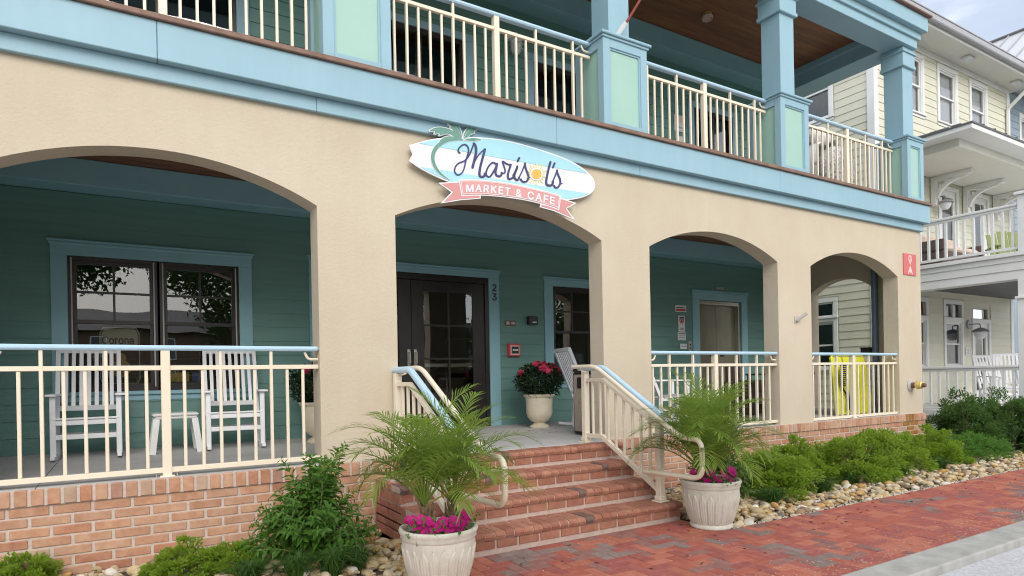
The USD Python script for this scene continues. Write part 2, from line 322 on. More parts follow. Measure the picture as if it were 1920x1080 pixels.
for i in range(-60, 420):
    for j in range(-24, 10):
        k = (i - j) % 4
        if k == 0: r = (i, j, i + 2, j + 1)
        elif k == 3: r = (i, j, i + 1, j + 2)
        else: continue
        x0, y0, x1, y1 = r[0] * PB, -1.905 + r[1] * PB, r[2] * PB, -1.905 + r[3] * PB
        for (a0, b0, a1, b1) in ((-6., -3.253, 44., -1.907), (1.995, -1.907, 4.645, -1.38)):
            c0, d0, c1, d1 = max(x0, a0), max(y0, b0), min(x1, a1), min(y1, b1)
            if c1 - c0 > 0.03 and d1 - d0 > 0.03: pav.append((c0, d0, c1, d1))
pav.sort(key=lambda q: (q[0] + q[2] - 2 * 2.6) ** 2 + (q[1] + q[3] + 2 * 2.6) ** 2 if q[0] > 1.2 else 1e6)
def paver_tone(x, y):
    v = meshkit.noise(np.array([[x * 1.1, y * 2.6, 3.1]]), 5)[0] * .75 + rng.normal(0.12, 0.2)
    return 'd' if v > 0.84 else 'e' if v > 0.70 else 'abc'[rng.integers(3)]
rest = {}
for q, (a, b, c, d) in enumerate(pav):
    t = paver_tone((a + c) / 2, (b + d) / 2); dz = rng.normal(0, 0.0012); g = 0.0022
    v = bevbox(a + g, c - g, b + g, d - g, -0.06, 0.0 + dz, 0.003)
    if q < 300: part(walk, 'paver', v, f'paver_{t}')
    else: rest.setdefault(t, MB()).add(*v)
for t, m in rest.items(): part(walk, 'far_pavers', m, f'paver_{t}', kind='stuff')

# ------------------------------------------------------------ the cafe building
cafe = thing('cafe_building', 'tan stucco cafe with arched porch, blue trim and an upper balcony', 'building')
ARCH = [(-7.3, -4.8), (-4.2, -1.67), (-0.92, 1.50), (2.25, 4.82), (5.58, 8.08), (8.86, 11.30)]
ARCH = [(-5.9, -4.1), (-0.92, 1.50), (2.25, 4.82), (5.58, 8.08), (8.86, 11.30)]
def arch_poly(x0, x1, z0, zs, rise):
    h = (x1 - x0) / 2; R = (h * h + rise * rise) / (2 * rise); cz = zs + rise - R; a = math.asin(h / R)
    t = np.linspace(a, -a, 33)
    return Polygon([(x0, z0), (x1, z0)] + [((x0 + x1) / 2 + R * math.sin(q), cz + R * math.cos(q)) for q in t])
wall = sbox(-7, 0.66, 12.05, 3.885)
for a, b in ARCH: wall = wall.difference(arch_poly(a, b, 0.5, 3.03, 0.30))
v, f = extrude(wall, 0.25); part(cafe, 'arcade_wall', (facing(v, 0.25), f), 'stucco')
ew = sbox(0.252, 0.66, 2.75, 3.885).difference(arch_poly(0.73, 1.95, 0.5, 2.99, 0.23))
v, f = extrude(ew, 0.25); part(cafe, 'end_wall', (np.stack([12.049 - v[:, 2], v[:, 0], v[:, 1]], 1), f), 'stucco')
# floor slabs with joints
fm = lambda y: 0.672 + 0.011 * max(0, y)
for x0, x1 in ((-7, -3.05), (-3.05, -0.6), (-0.6, 1.88), (1.88, 4.95), (4.95, 7.4), (7.4, 9.85), (9.85, 12.04)):
    m = MB(); g = 0.004; yf = -0.118 if x0 == 1.88 else -0.012
    for a, b, ya in ([(x0, 2.262, -0.012), (2.262, 4.81, -0.118), (4.81, x1, -0.012)] if x0 == 1.88 else [(x0, x1, -0.012)]):
        A, B = (a + g if a == x0 else a), (b - g if b == x1 else b)
        m.add([[A, ya, .672], [B, ya, .672], [B, 2.7, .702], [A, 2.7, .702], [A, ya, .60], [B, ya, .60], [B, 2.7, .60], [A, 2.7, .60]],
              [[0, 1, 2, 3], [4, 7, 6, 5], [0, 4, 5, 1], [1, 5, 6, 2], [3, 2, 6, 7], [0, 3, 7, 4]])
    part(cafe, 'floor_slab', m, 'porch_slab')
# porch ceiling and the frieze beam along the back wall
for k, y in enumerate(np.arange(0.26, 2.24, 0.14)): part(cafe, 'ceiling_board', MB().box(-7, 11.79, y + .002, min(y + .138, 2.248), 3.842, 3.87), 'wood_ceiling')
part(cafe, 'back_beam', MB().box(-7, 11.79, 2.25, 2.6, 3.56, 3.84, .006), 'porch_trim')
part(cafe, 'deck_slab', MB().box(-7, 12.02, 0.0, 2.75, 3.89, 4.33), 'blue_trim')
# fascia of the balcony deck
for a, b in ((-7, -3.4), (-3.4, 0.24), (0.24, 4.1), (4.1, 8.0), (8.0, 12.13)):
    part(cafe, 'fascia_board', MB().box(a + .0015, b - .0015, -0.14, -0.002, 4.002, 4.305, .005), 'blue_trim')
for a, b in ((-7, -2.2), (-2.2, 1.5), (1.5, 5.4), (5.4, 9.3), (9.3, 12.085)):
    part(cafe, 'fascia_board', MB().box(a + .0015, b - .0015, -0.055, -0.002, 3.872, 4.001, .005), 'blue_trim')
part(cafe, 'fascia_board', MB().box(12.052, 12.13, 0.0, 2.7, 4.002, 4.305, .005), 'blue_trim')
part(cafe, 'fascia_board', MB().box(12.052, 12.085, 0.0, 2.7, 3.872, 4.001, .005), 'blue_trim')
for a, b in ((-7, -2), (-2, 2.9), (2.9, 7.6), (7.6, 12.16)): part(cafe, 'deck_edge_board', MB().box(a + .001, b - .001, -0.175, 0.55, 4.306, 4.352, .006), 'deck_edge')
part(cafe, 'deck_floor', MB().box(-7, 12.1, 0.552, 2.6, 4.306, 4.35), 'deck_edge')
# balcony piers and columns
def pier(x0, x1, cx0, cx1):
    zb, zt, y0, y1 = 4.354, 5.50, 0.0, 0.55
    p = part(cafe, 'balcony_pier', MB().box(x0 + .03, x1 - .03, y0 + .03, y1 - .03, zb, zt), 'green_panel')
    st = 0.105
    m = MB()
    for a, b in ((x0, x0 + st), (x1 - st, x1)):
        m.box(a, b, y0, y0 + st, zb, zt, .004); m.box(a, b, y1 - st, y1, zb, zt, .004)
    m.box(x0 + st, x1 - st, y0 + .001, y0 + .05, zb, zb + .13, .004); m.box(x0 + st, x1 - st, y0 + .001, y0 + .05, zt - .13, zt, .004)
    m.box(x0 + st, x0 + st + .02, y0 + .016, y0 + .04, zb + .13, zt - .13); m.box(x1 - st - .02, x1 - st, y0 + .016, y0 + .04, zb + .13, zt - .13)
    m.box(x0 + st + .02, x1 - st - .02, y0 + .016, y0 + .04, zt - .15, zt - .13)
    for xs in ((x0 + .001, x0 + .05), (x1 - .05, x1 - .001)):
        m.box(*xs, y0 + st, y1 - st, zb, zb + .13, .004); m.box(*xs, y0 + st, y1 - st, zt - .13, zt, .004)
    part(p, 'stile_frame', m, 'blue_trim')
    part(p, 'cap', MB().box(x0 - .045, x1 + .045, y0 - .045, y1 + .045, 5.50, 5.535, .008).box(x0 - .02, x1 + .02, y0 - .02, y1 + .02, 5.47, 5.499, .006), 'blue_trim')
    c = part(cafe, 'column', MB().box(cx0, cx1, 0.11, 0.44, 5.536, 7.15, .006), 'blue_trim')
    part(c, 'collar', MB().box(cx0 - .03, cx1 + .03, 0.08, 0.47, 6.86, 7.149, .006).box(cx0 - .055, cx1 + .055, 0.055, 0.495, 7.05, 7.085, .006).box(cx0 - .045, cx1 + .045, 0.065, 0.485, 6.80, 6.859, .008), 'blue_trim')
for q in ((-4.9, -4.2, -4.72, -4.38), (-1.65, -0.98, -1.48, -1.15), (1.585, 2.245, 1.75, 2.08), (4.90, 5.60, 5.085, 5.415), (8.22, 8.89, 8.39, 8.72), (11.70, 12.235, 11.80, 12.13)): pier(*q)
# roof over the balcony
part(cafe, 'roof_beam', MB().box(-7, 12.13, 0.02, 0.42, 7.151, 7.52, .006), 'blue_trim')
part(cafe, 'roof_beam', MB().box(11.62, 12.13, 0.421, 2.6, 7.16, 7.52, .006), 'blue_trim')
part(cafe, 'roof_beam', MB().box(-7, 11.618, 2.25, 2.6, 7.20, 7.52, .006), 'porch_trim')
part(cafe, 'inner_trim', MB().box(-7, 11.618, 0.421, 0.47, 7.40, 7.519, .004).box(11.57, 11.619, 0.471, 2.249, 7.40, 7.519, .004), 'blue_trim')
for y in np.arange(0.43, 2.24, 0.15): part(cafe, 'ceiling_board', MB().box(-7, 11.61, y + .001, min(y + .149, 2.249), 7.522, 7.55), 'wood_ceiling')
part(cafe, 'cornice', MB().box(-7, 12.18, -.02, .4, 7.30, 7.419, .006).box(-7, 12.25, -.11, .4, 7.42, 7.665, .006).box(12.131, 12.18, .4, 3, 7.30, 7.419, .006).box(12.131, 12.25, .4, 3, 7.42, 7.665, .006), 'blue_trim')
part(cafe, 'roof_edge', MB().box(-7, 12.30, -.17, 3.2, 7.667, 7.70, .008), 'brown_metal')
part(cafe, 'roof', MB().box(-7, 12.24, 0.41, 10, 7.56, 7.664), 'house_soffit')
# house walls behind: cores with openings, then the siding boards
BW = Frame((0, 2.60, 0), (1, 0, 0), (0, -1, 0))
LOW = [(-.55, 1.19, 1.36, 2.86), (2.22, 4.72, .69, 2.95), (5.91, 7.60, 1.36, 2.90), (9.27, 10.48, .69, 2.84)]
UPP = [(-.45, 1.22, 4.36, 6.48), (2.95, 4.38, 4.36, 6.48), (5.62, 6.47, 4.36, 6.48), (9.24, 10.32, 4.36, 6.48)]
def wall_core(fr, u0, u1, z0, z1, holes, t=.14):
    p = sbox(u0, z0, u1, z1)
    for a, b, c, d in holes: p = p.difference(sbox(a, c, b, d))
    v, f = extrude(p, t)
    return fr((np.stack([v[:, 0], -.004 - v[:, 2], v[:, 1]], 1), flip(f)))
def boards(parent, fr, u0, u1, z0, z1, pitch, holes, mat, name='siding_board'):
    for k in range(int(math.ceil((z1 - z0) / pitch))):
        a, b = z0 + k * pitch, min(z0 + (k + 1) * pitch + .012, z1)
        free = sbox(u0, a, u1, b)
        for h0, h1, c, d in holes: free = free.difference(sbox(h0, c, h1, d))
        cuts = sorted({u0, u1} | {q for h in holes for q in h[:2] if u0 < q < u1 and h[2] < b and h[3] > a})
        segs = []
        for p, q in zip(cuts, cuts[1:]):
            g = free.intersection(sbox(p + 1e-4, a, q - 1e-4, b))
            for w in getattr(g, 'geoms', [g]):
                if w.area > 1e-4:
                    lo, hi = w.bounds[1], w.bounds[3]
                    if segs and abs(segs[-1][1] - p) < 1e-6 and abs(segs[-1][2] - lo) < 1e-6 and abs(segs[-1][3] - hi) < 1e-6: segs[-1][1] = q
                    else: segs.append([p, q, lo, hi])
        th = lambda z: .017 - .013 * (z - a) / (b - a)
        for p, q, lo, hi in segs:
            m = MB()
            m.add([[p, 0, lo], [p, th(lo), lo], [p, th(hi), hi], [p, 0, hi], [q, 0, lo], [q, th(lo), lo], [q, th(hi), hi], [q, 0, hi]],
                  [[0, 1, 2, 3], [7, 6, 5, 4], [0, 4, 5, 1], [1, 5, 6, 2], [2, 6, 7, 3]])
            part(parent, name, fr(m), mat)
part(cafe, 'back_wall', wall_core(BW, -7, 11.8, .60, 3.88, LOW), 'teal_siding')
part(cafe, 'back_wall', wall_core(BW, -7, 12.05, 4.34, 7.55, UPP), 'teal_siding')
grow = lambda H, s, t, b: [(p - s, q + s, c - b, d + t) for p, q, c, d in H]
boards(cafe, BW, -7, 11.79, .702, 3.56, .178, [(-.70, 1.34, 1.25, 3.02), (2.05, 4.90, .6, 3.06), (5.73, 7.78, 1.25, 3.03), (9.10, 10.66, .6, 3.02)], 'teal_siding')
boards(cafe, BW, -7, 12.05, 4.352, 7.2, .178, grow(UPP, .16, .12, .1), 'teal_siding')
part(cafe, 'side_wall', MB().box(11.93, 12.05, 2.76, 10, -.1, 7.55), 'teal_siding')
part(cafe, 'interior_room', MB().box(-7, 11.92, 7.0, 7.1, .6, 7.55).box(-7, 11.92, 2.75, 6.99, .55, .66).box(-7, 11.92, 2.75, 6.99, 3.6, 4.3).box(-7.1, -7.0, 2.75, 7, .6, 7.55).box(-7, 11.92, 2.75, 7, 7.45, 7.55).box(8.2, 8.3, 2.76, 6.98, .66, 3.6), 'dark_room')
for x, w, h in ((-0.8, 1.0, 1.6), (0.6, 1.3, 1.2), (2.4, .9, 1.9), (5.2, 1.2, 1.7), (6.6, 1.1, 1.4)):
    m = MB()
    for z in np.arange(.66, .66 + h, .38): m.box(x, x + w, 5.2, 5.6, z, z + .03)
    m.box(x, x + .03, 5.2, 5.6, .66, .66 + h).box(x + w - .03, x + w, 5.2, 5.6, .66, .66 + h)
    part(cafe, 'shop_shelf', m, 'room_shelf')

def trim_around(parent, fr, u0, u1, z0, z1, w, mat, top=.12, sill=True, cap=True, d=.03):
    m = MB().box(u0 - w, u0, 0, d, z0, z1, .003).box(u1, u1 + w, 0, d, z0, z1, .003)
    m.box(u0 - w, u1 + w, .001, d + .002, z1 + .001, z1 + top, .003)
    if cap: m.box(u0 - w - .03, u1 + w + .03, .001, d + .03, z1 + top + .001, z1 + top + .028, .006).box(u0 - w - .015, u1 + w + .015, .001, d + .015, z1 + top - .03, z1 + top, .006)
    if sill: m.box(u0 - w - .02, u1 + w + .02, .001, d + .03, z0 - .045, z0 - .001, .006).box(u0 - w, u1 + w, .001, d - .005, z0 - .11, z0 - .046, .004)
    return part(parent, 'casing', fr(m), mat)
def sash_window(parent, fr, u0, u1, z0, z1, fmat, gmat, muntins=(2, 2), units=1, bead=None, meet=.5, fw_=.045, sw=.035, back=None, lower_dark=None):
    """double-hung window units side by side: frame > pane, muntin"""
    w = (u1 - u0) / units
    for k in range(units):
        a, b = u0 + k * w, u0 + (k + 1) * w
        m = MB(); e = fw_
        m.box(a, a + e, -.07, .012, z0, z1, .003).box(b - e, b, -.07, .012, z0, z1, .003).box(a + e, b - e, -.07, .011, z1 - e, z1, .003).box(a + e, b - e, -.07, .011, z0, z0 + e, .003)
        zm = z0 + (z1 - z0) * meet
        A, B = a + e + sw, b - e - sw
        for (lo, hi, dd) in ((z0 + e, zm + .018, -.045), (zm - .018, z1 - e, -.02)):
            m.box(a + e, A, dd - .03, dd, lo, hi).box(B, b - e, dd - .03, dd, lo, hi).box(A, B, dd - .03, dd, lo, lo + .04).box(A, B, dd - .03, dd, hi - .036, hi)
        fr_ = part(parent, 'window', fr(m), fmat)
        if bead: [part(fr_, 'bead', fr(MB().box(p, p + .014, .001, .018, z0 + e, z1 - .02)), bead) for p in (a + e - .016, b - e + .002)]
        for (lo, hi, dd, mu) in ((z0 + e + .04, zm - .018, -.062, False), (zm + .022, z1 - e - .036, -.037, True)):
            part(fr_, 'pane', fr(pane(A, B, dd, lo, hi)), gmat)
            if mu and muntins:
                for i in range(1, muntins[0]):
                    u = A + (B - A) * i / muntins[0]; part(fr_, 'muntin', fr(MB().box(u - .012, u + .012, dd + .001, dd + .014, lo, hi)), fmat)
                for i in range(1, muntins[1]):
                    z = lo + (hi - lo) * i / muntins[1]; part(fr_, 'muntin', fr(MB().box(A, B, dd + .001, dd + .015, z - .012, z + .012)), fmat)
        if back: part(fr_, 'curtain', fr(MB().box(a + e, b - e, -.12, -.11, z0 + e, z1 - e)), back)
# porch windows and doors
trim_around(cafe, BW, -.55, 1.19, 1.36, 2.86, .15, 'porch_trim', top=.145)
sash_window(cafe, BW, -.55, 0.31, 1.36, 2.86, 'dark_frame', 'window_glass', (2, 2), 1, 'grey_bead', .52)
sash_window(cafe, BW, 0.33, 1.19, 1.36, 2.86, 'dark_frame', 'window_glass', (2, 2), 1, 'grey_bead', .52)
trim_around(cafe, BW, 5.91, 7.60, 1.36, 2.90, .17, 'porch_trim', top=.12)
sash_window(cafe, BW, 5.91, 6.745, 1.36, 2.90, 'dark_frame', 'window_glass', (2, 2), 1, None, .52)
sash_window(cafe, BW, 6.765, 7.60, 1.36, 2.90, 'dark_frame', 'window_glass', (2, 2), 1, None, .52)
trim_around(cafe, BW, 2.22, 4.72, .70, 2.95, .18, 'porch_trim', top=.10, sill=False)
part(cafe, 'door_frame', BW(MB().box(2.221, 2.28, -.09, .014, .70, 2.95, .003).box(4.66, 4.719, -.09, .014, .70, 2.95, .003).box(2.281, 4.659, -.09, .013, 2.86, 2.949, .003).box(2.281, 4.659, -.09, .006, .69, .715)), 'dark_frame')
for a, b, hx in ((2.283, 3.467, 3.42), (3.473, 4.657, 3.52)):
    m = MB(); s = .19; ga, gb, g0, g1 = a + s, b - s, 1.24, 2.70
    m.box(a, ga, -.06, -.015, .722, 2.855, .003).box(gb, b, -.06, -.015, .722, 2.855, .003).box(ga, gb, -.06, -.016, g1, 2.855, .003).box(ga, gb, -.06, -.016, .722, g0, .003)
    d = part(cafe, 'entrance_door', BW(m), 'dark_frame')
    part(d, 'pane', BW(pane(ga, gb, -.04, g0, g1)), 'window_glass')
    part(d, 'muntin', BW(MB().box((ga + gb) / 2 - .012, (ga + gb) / 2 + .012, -.039, -.026, g0, g1)), 'dark_frame')
    for z in (1.725, 2.21): part(d, 'muntin', BW(MB().box(ga, gb, -.039, -.025, z - .014, z + .014)), 'dark_frame')
    part(d, 'handle', BW(MB().box(hx - .022, hx + .022, -.014, -.006, 1.62, 1.86, .003).tube([[hx, -.01, 1.66], [hx, .045, 1.66], [hx, .045, 1.82], [hx, -.01, 1.82]], .01, 6)), 'steel')
    part(d, 'push_bar', BW(MB().box(ga, gb, -.10, -.075, 1.60, 1.66, .008)), 'steel')
for ch, z in (('2', 2.755), ('3', 2.615)):
    v, f = (lambda t: (np.array(t.vertices), np.array(t.faces)))(meshkit.text_mesh(ch, .105, .004, True)); part(cafe, 'house_number', (facing(v + [4.765, 0, 0], 2.566) + [0, 0, z], f), 'ink')
for q in ((9.275, 9.874), (9.880, 10.475)): part(cafe, 'elevator_door', BW(MB().box(*q, -.13, -.10, .70, 2.83, .003)), 'elevator_steel')
part(cafe, 'elevator_frame', BW(MB().box(9.271, 9.33, -.099, -.01, .70, 2.835, .003).box(10.42, 10.479, -.099, -.01, .70, 2.835, .003).box(9.331, 10.419, -.099, -.011, 2.76, 2.835, .003).box(9.45, 10.1, -.01, .0, 2.80, 2.832, .003)), 'steel')
part(cafe, 'elevator_mark', BW(MB().box(9.68, 9.76, -.0995, -.096, 1.76, 1.86).box(9.98, 10.08, -.0995, -.096, 1.76, 1.86)), 'ink')
trim_around(cafe, BW, 9.27, 10.48, .70, 2.84, .17, 'porch_trim', top=.16, sill=False)
for a, b, c, d in UPP:
    trim_around(cafe, BW, a, b, 4.36, d, .15, 'blue_trim', top=.11, sill=False, cap=False)
    m = MB().box(a, a + .06, -.08, .012, c, d, .003).box(b - .06, b, -.08, .012, c, d, .003).box(a + .06, b - .06, -.08, .011, d - .07, d, .003).box((a + b) / 2 - .04, (a + b) / 2 + .04, -.08, .0, c, d - .07, .003).box(a + .06, b - .06, -.08, .0, c, c + .1, .003)
    dd = part(cafe, 'balcony_door', BW(m), 'dark_frame')
    for p, q in ((a + .06, (a + b) / 2 - .04), ((a + b) / 2 + .04, b - .06)): part(dd, 'pane', BW(pane(p, q, -.045, c + .1, d - .07)), 'window_glass')
# brick base
def brick_run(parent, fr, u0, u1, kinds, near, left, rows=8, ztop=.668):
    """rowlock course above stretcher courses; bricks nearer than the budget are parts"""
    out = []
    n = int((u1 - u0) / .0985)
    for k in range(n):
        u = u0 + k * (u1 - u0) / n; out.append((u + .0105, u + (u1 - u0) / n - .0105, .0, .05 + rng.normal(0, .0015), ztop - .118, ztop + rng.normal(0, .001)))
    for r_ in range(rows):
        z1 = ztop - .118 - .013 - r_ * .0785; u = u0 - (.13 if r_ % 2 else 0) + .004
        while u < u1 - .02:
            a, b = max(u, u0), min(u + .25, u1 - .004)
            if b - a > .03: out.append((a, b - .012, .0, .03 + rng.normal(0, .001), z1 - .0655, z1))
            u += .26
    return out
plinth = {}
for nm, u0, u1 in (('left', -7, 2.249), ('right', 4.822, 12.075)):
    pl = part(cafe, 'brick_base', MB().box(u0, u1, .0, .30, -.12, .655).box(u0, u1, -.018, -.0005, -.12, .655) if 0 else MB().box(u0, u1, -.023, .25, -.12, .548).box(u0, u1, -.042, .25, .5481, .662), 'mortar')
    base = Frame((0, -.001, 0), (1, 0, 0), (0, -1, 0))
    bl = brick_run(pl, base, u0, u1, None, 0, 0)
    bl.sort(key=lambda q: abs((q[0] + q[1]) / 2 - (.4 if nm == 'left' else 7.2)) - (.3 if q[5] > .4 else 0))
    mm = {}
    for q, (a, b, c, d, e, g) in enumerate(bl):
        t = 'abcde'[min(4, int(abs(rng.normal(0, 1.7))))]
        v = base(bevbox(a, b, c, d, e, g, .005))
        if nm == 'right' and 11.36 < (a + b) / 2 < 11.72 and rng.random() < .9: part(pl, 'stained_brick', v, 'rust_stain'); continue
        if q < 150: part(pl, 'brick', v, f'brick_{t}')
        else: mm.setdefault(t, MB()).add(*v)
    for t, m in mm.items(): part(pl, 'far_bricks', m, f'brick_{t}', kind='stuff')
part(cafe, 'rust_stain', MB().box(11.04, 11.30, -.0605, -.0595, .05, .655), 'rust_stain') if 0 else None

# ------------------------------------------------------------ brick steps
steps = thing('brick_steps', 'four red brick steps with rounded nosings rising to the porch', 'steps')
SX0, SX1 = 1.98, 4.66
TR = [(-.35, .668), (-.70, .503), (-1.03, .338), (-1.37, .173)]
def nosing(x0, x1, y0, y1, z, h=.062, left=False):
    r = .034; t = np.linspace(0, PI / 2, 4)
    pr = [(y1, z - h), (y1, z)] + [(y0 + r - r * math.sin(q), z - r + r * math.cos(q)) for q in t] + [(y0 + .012, z - h)]
    n = len(pr); v = [(x, y, zz) for x in (x0, x1) for y, zz in pr]; f = []
    for i in range(n):
        j = (i + 1) % n; f += [[i, j, n + j], [i, n + j, n + i]]
    for i in range(1, n - 1): f += [[0, i + 1, i], [n, n + i, n + i + 1]]
    return np.array(v, float), flip(f)
for k, (y, z) in enumerate(TR):
    x0, x1 = (2.256, 4.814) if k == 0 else (SX0, SX1)
    yb = TR[k - 1][0] + .02 if k else -.12
    core = part(steps, 'step', MB().box(x0 + .015, x1 - .015, y + .032, (-.03 if k else -.12), -.1 if k else .3, z - .008), 'step_mortar')
    n = round((x1 - x0) / .0935); w = (x1 - x0) / n
    part(core, 'nosing_mortar', nosing(x0 + .004, x1 - .004, y + .007, y + .22, z - .005, .055), 'step_mortar')
    for i in range(n):
        part(core, 'nosing_brick', nosing(x0 + i * w + .005, x0 + (i + 1) * w - .005, y + rng.normal(0, .002), y + .215, z + rng.normal(0, .0015)), f'step_brick_{"abcd"[min(3, int(abs(rng.normal(0, 1.5))))]}')
    if k:
        u = x0 + .01
        while u < x1 - .05:
            b = min(u + .20, x1 - .01); part(core, 'tread_brick', MB().box(u, b - .01, y + .225, y + .318, z - .05, z - .002 + rng.normal(0, .001), .003), f'step_brick_{"abc"[rng.integers(3)]}'); u += .21
    for row, zz in enumerate((z - .072, z - .147)):
        if zz - .066 < (TR[k + 1][1] if k < 3 else 0) - .03: continue
        u = x0 + .035 - (.1 if (k + row) % 2 else 0)
        while u < x1 - .06:
            a, b = max(u, x0 + .035), min(u + .205, x1 - .035)
            if b - a > .03: part(core, 'riser_brick', MB().box(a, b - .011, y + .022, y + .1, max(zz - .066, (TR[k + 1][1] if k < 3 else 0) + .006), zz, .003), f'step_brick_{"abcd"[min(3, int(abs(rng.normal(0, 1.3))))]}')
            u += .215
    if k:                                                           # the flanks
        for xs, sgn in ((x0, -1), (x1, 1)):
            yy = y + .03
            while yy < -.06:
                b = min(yy + .2, -.032)
                xx = (xs + .004, xs + .06) if sgn < 0 else (xs - .06, xs - .004)
                part(core, 'flank_brick', MB().box(*xx, yy, b - .01, z - .155, z - .073, .003), f'step_brick_{"abcd"[min(3, int(abs(rng.normal(0, 1.3))))]}')
                if yy > y + .19: part(core, 'flank_brick', MB().box(*xx, yy, b - .01, z - .062, z - .006, .003), f'step_brick_{"abcd"[min(3, int(abs(rng.normal(0, 1.3))))]}')
                yy += .21

# ------------------------------------------------------------ railings
def railing(name, label, group, x0, x1, xm, y, zb, zlow, zmid, ztop, pitch, tall, posts=None):
    t = thing(name, label, 'railing', group=group)
    part(t, 'top_rail', MB().box(x0, x1, y - .045, y + .045, ztop - .042, ztop, .014), 'blue_rail')
    part(t, 'mid_rail', MB().box(x0, x1, y - .022, y + .022, zmid - .038, zmid, .004), 'cream_metal')
    part(t, 'bottom_rail', MB().box(x0, x1, y - .022, y + .022, zlow, zlow + .042, .004), 'cream_metal')
    p = part(t, 'post', MB().box(xm - .034, xm + .034, y - .034, y + .034, zb, ztop - .043, .005).box(xm - .055, xm + .055, y - .05, y + .05, zb, zb + .012, .003), 'cream_metal')
    for s in (-1, 1): part(p, 'bolt', MB().tube([[xm + s * .075, y - .03, zb + .0], [xm + s * .075, y - .03, zb + .03]], .011, 8), 'chrome')
    k = 1
    while True:
        any_ = False
        for s in (-1, 1):
            x = xm + s * pitch * k
            if x0 + .03 < x < x1 - .03:
                any_ = True; top = ztop - .043 if k % tall == 0 else zmid - .039
                part(t, 'baluster', MB().box(x - .0125, x + .0125, y - .0125, y + .0125, zlow + .043, zmid - .039, .003) if top < zmid else MB().box(x - .0125, x + .0125, y - .0235, y + .0125, zlow + .043, top, .003), 'cream_metal')
        if not any_: break
        k += 1
    for x, s in ((x0, 1), (x1, -1)):
        part(t, 'wall_bracket', MB().tube(bend([[x, y, zmid + .05], [x + s * .09, y, zmid + .05], [x + s * .12, y, ztop - .05]], .03), .012, 6), 'cream_metal')
    return t
railing('porch_railing', 'cream porch railing with blue top rail, in front of the two white rocking chairs', None, -.918, 1.498, .263, .06, .67, .705, 1.58, 1.745, .137, 3)
railing('porch_railing', 'cream porch railing with blue top rail, in front of the elevator doors', None, 5.583, 8.077, 6.79, .06, .67, .70, 1.565, 1.73, .142, 3)
railing('porch_railing', 'cream porch railing with blue top rail, in front of the lime green seat', None, 8.863, 11.297, 10.01, .06, .67, .68, 1.57, 1.725, .15, 3)
for x0, x1, xm, lb in ((-.978, 1.583, .303, 'cream balcony railing above the large left porch window, cut by the top of the frame'), (2.247, 4.898, 3.58, 'cream balcony railing above the surfboard sign'), (5.602, 8.218, 6.91, 'cream balcony railing over the arch with the elevator'), (8.892, 11.698, 10.31, 'cream balcony railing at the right end of the balcony, in front of the egg chair')):
    railing('balcony_railing', lb, None, x0, x1, xm, .27, 4.355, 4.40, 5.345, 5.505, .133, 4)
def stair_rail(label, xb, xc, s):
    t = thing('stair_railing', label, 'handrail')
    zt, zl, y0, yb, y1 = 1.53, .84, .05, -.38, -1.63
    sl = (zt - zl) / (yb - y1)
    part(t, 'top_rail', MB().tube(bend([[xb, y0, zt - .01], [xb, yb, zt - .01], [xb, -1.27, zt - .01 + sl * (-1.27 - yb)]], .06), .032, 10), 'blue_rail', True)
    part(t, 'handrail', MB().tube(bend([[xc, y0 - .02, zt + .005], [xc, yb, zt + .005], [xc, y1, zl], [xc, -1.88, zl], [xc, -1.88, .49], [xc, -1.12, .47]], .11, 8), .024, 10), 'cream_metal', True)
    for y, zb, ztp in ((-.06, .67, zt - .04), (-1.235, .173, zt + sl * (-1.235 - yb) - .04)):
        p = part(t, 'post', MB().box(xb - .034, xb + .034, y - .034, y + .034, zb, ztp, .005), 'cream_metal')
        part(p, 'base_plate', MB().box(xb - .065, xb + .065, y - .06, y + .06, zb, zb + .014, .004).box(xb - .045, xb + .045, y - .045, y + .045, zb + .014, zb + .06, .01), 'cream_metal')
    def bar(y_a, z_a, y_b, z_b, w=.02, h=.02):
        return [[xb - w, y_a, z_a - h], [xb + w, y_a, z_a - h], [xb + w, y_a, z_a + h], [xb - w, y_a, z_a + h], [xb - w, y_b, z_b - h], [xb + w, y_b, z_b - h], [xb + w, y_b, z_b + h], [xb - w, y_b, z_b + h]], [[0, 3, 2, 1], [4, 5, 6, 7], [0, 1, 5, 4], [1, 2, 6, 5], [2, 3, 7, 6], [3, 0, 4, 7]]
    zu, zd = lambda y: 1.385 + sl * min(0, y - yb) , lambda y: .755 + sl * min(0, y + .36)
    part(t, 'upper_rail', MB().add(*bar(-.094, zu(-.094), yb, zu(yb))).add(*bar(yb, zu(yb), -1.2, zu(-1.2))), 'cream_metal')
    part(t, 'lower_rail', MB().add(*bar(-.094, .755, -.36, .755, .021, .024)).add(*bar(-.36, .755, -1.2, zd(-1.2), .021, .024)), 'cream_metal')
    for y in np.linspace(-.195, -1.105, 8): part(t, 'baluster', MB().box(xb - .0125, xb + .0125, y - .0125, y + .0125, zd(y) + .01, zu(y) - .01, .003), 'cream_metal')
    for y, z in ((-.1, zt), (-1.2, zu(-1.2) + .1), (-1.16, .50)):
        part(t, 'bracket', MB().tube([[xb, y, z - .06], [(xb + xc) / 2, y, z - .05], [xc, y, z - .015]], .009, 6), 'cream_metal')
stair_rail('cream stair handrail with blue pipe, on the left of the steps behind the palm', 2.22, 2.33, 1)
stair_rail('cream stair handrail with blue pipe, on the right of the steps beside the trash can', 4.49, 4.38, -1)

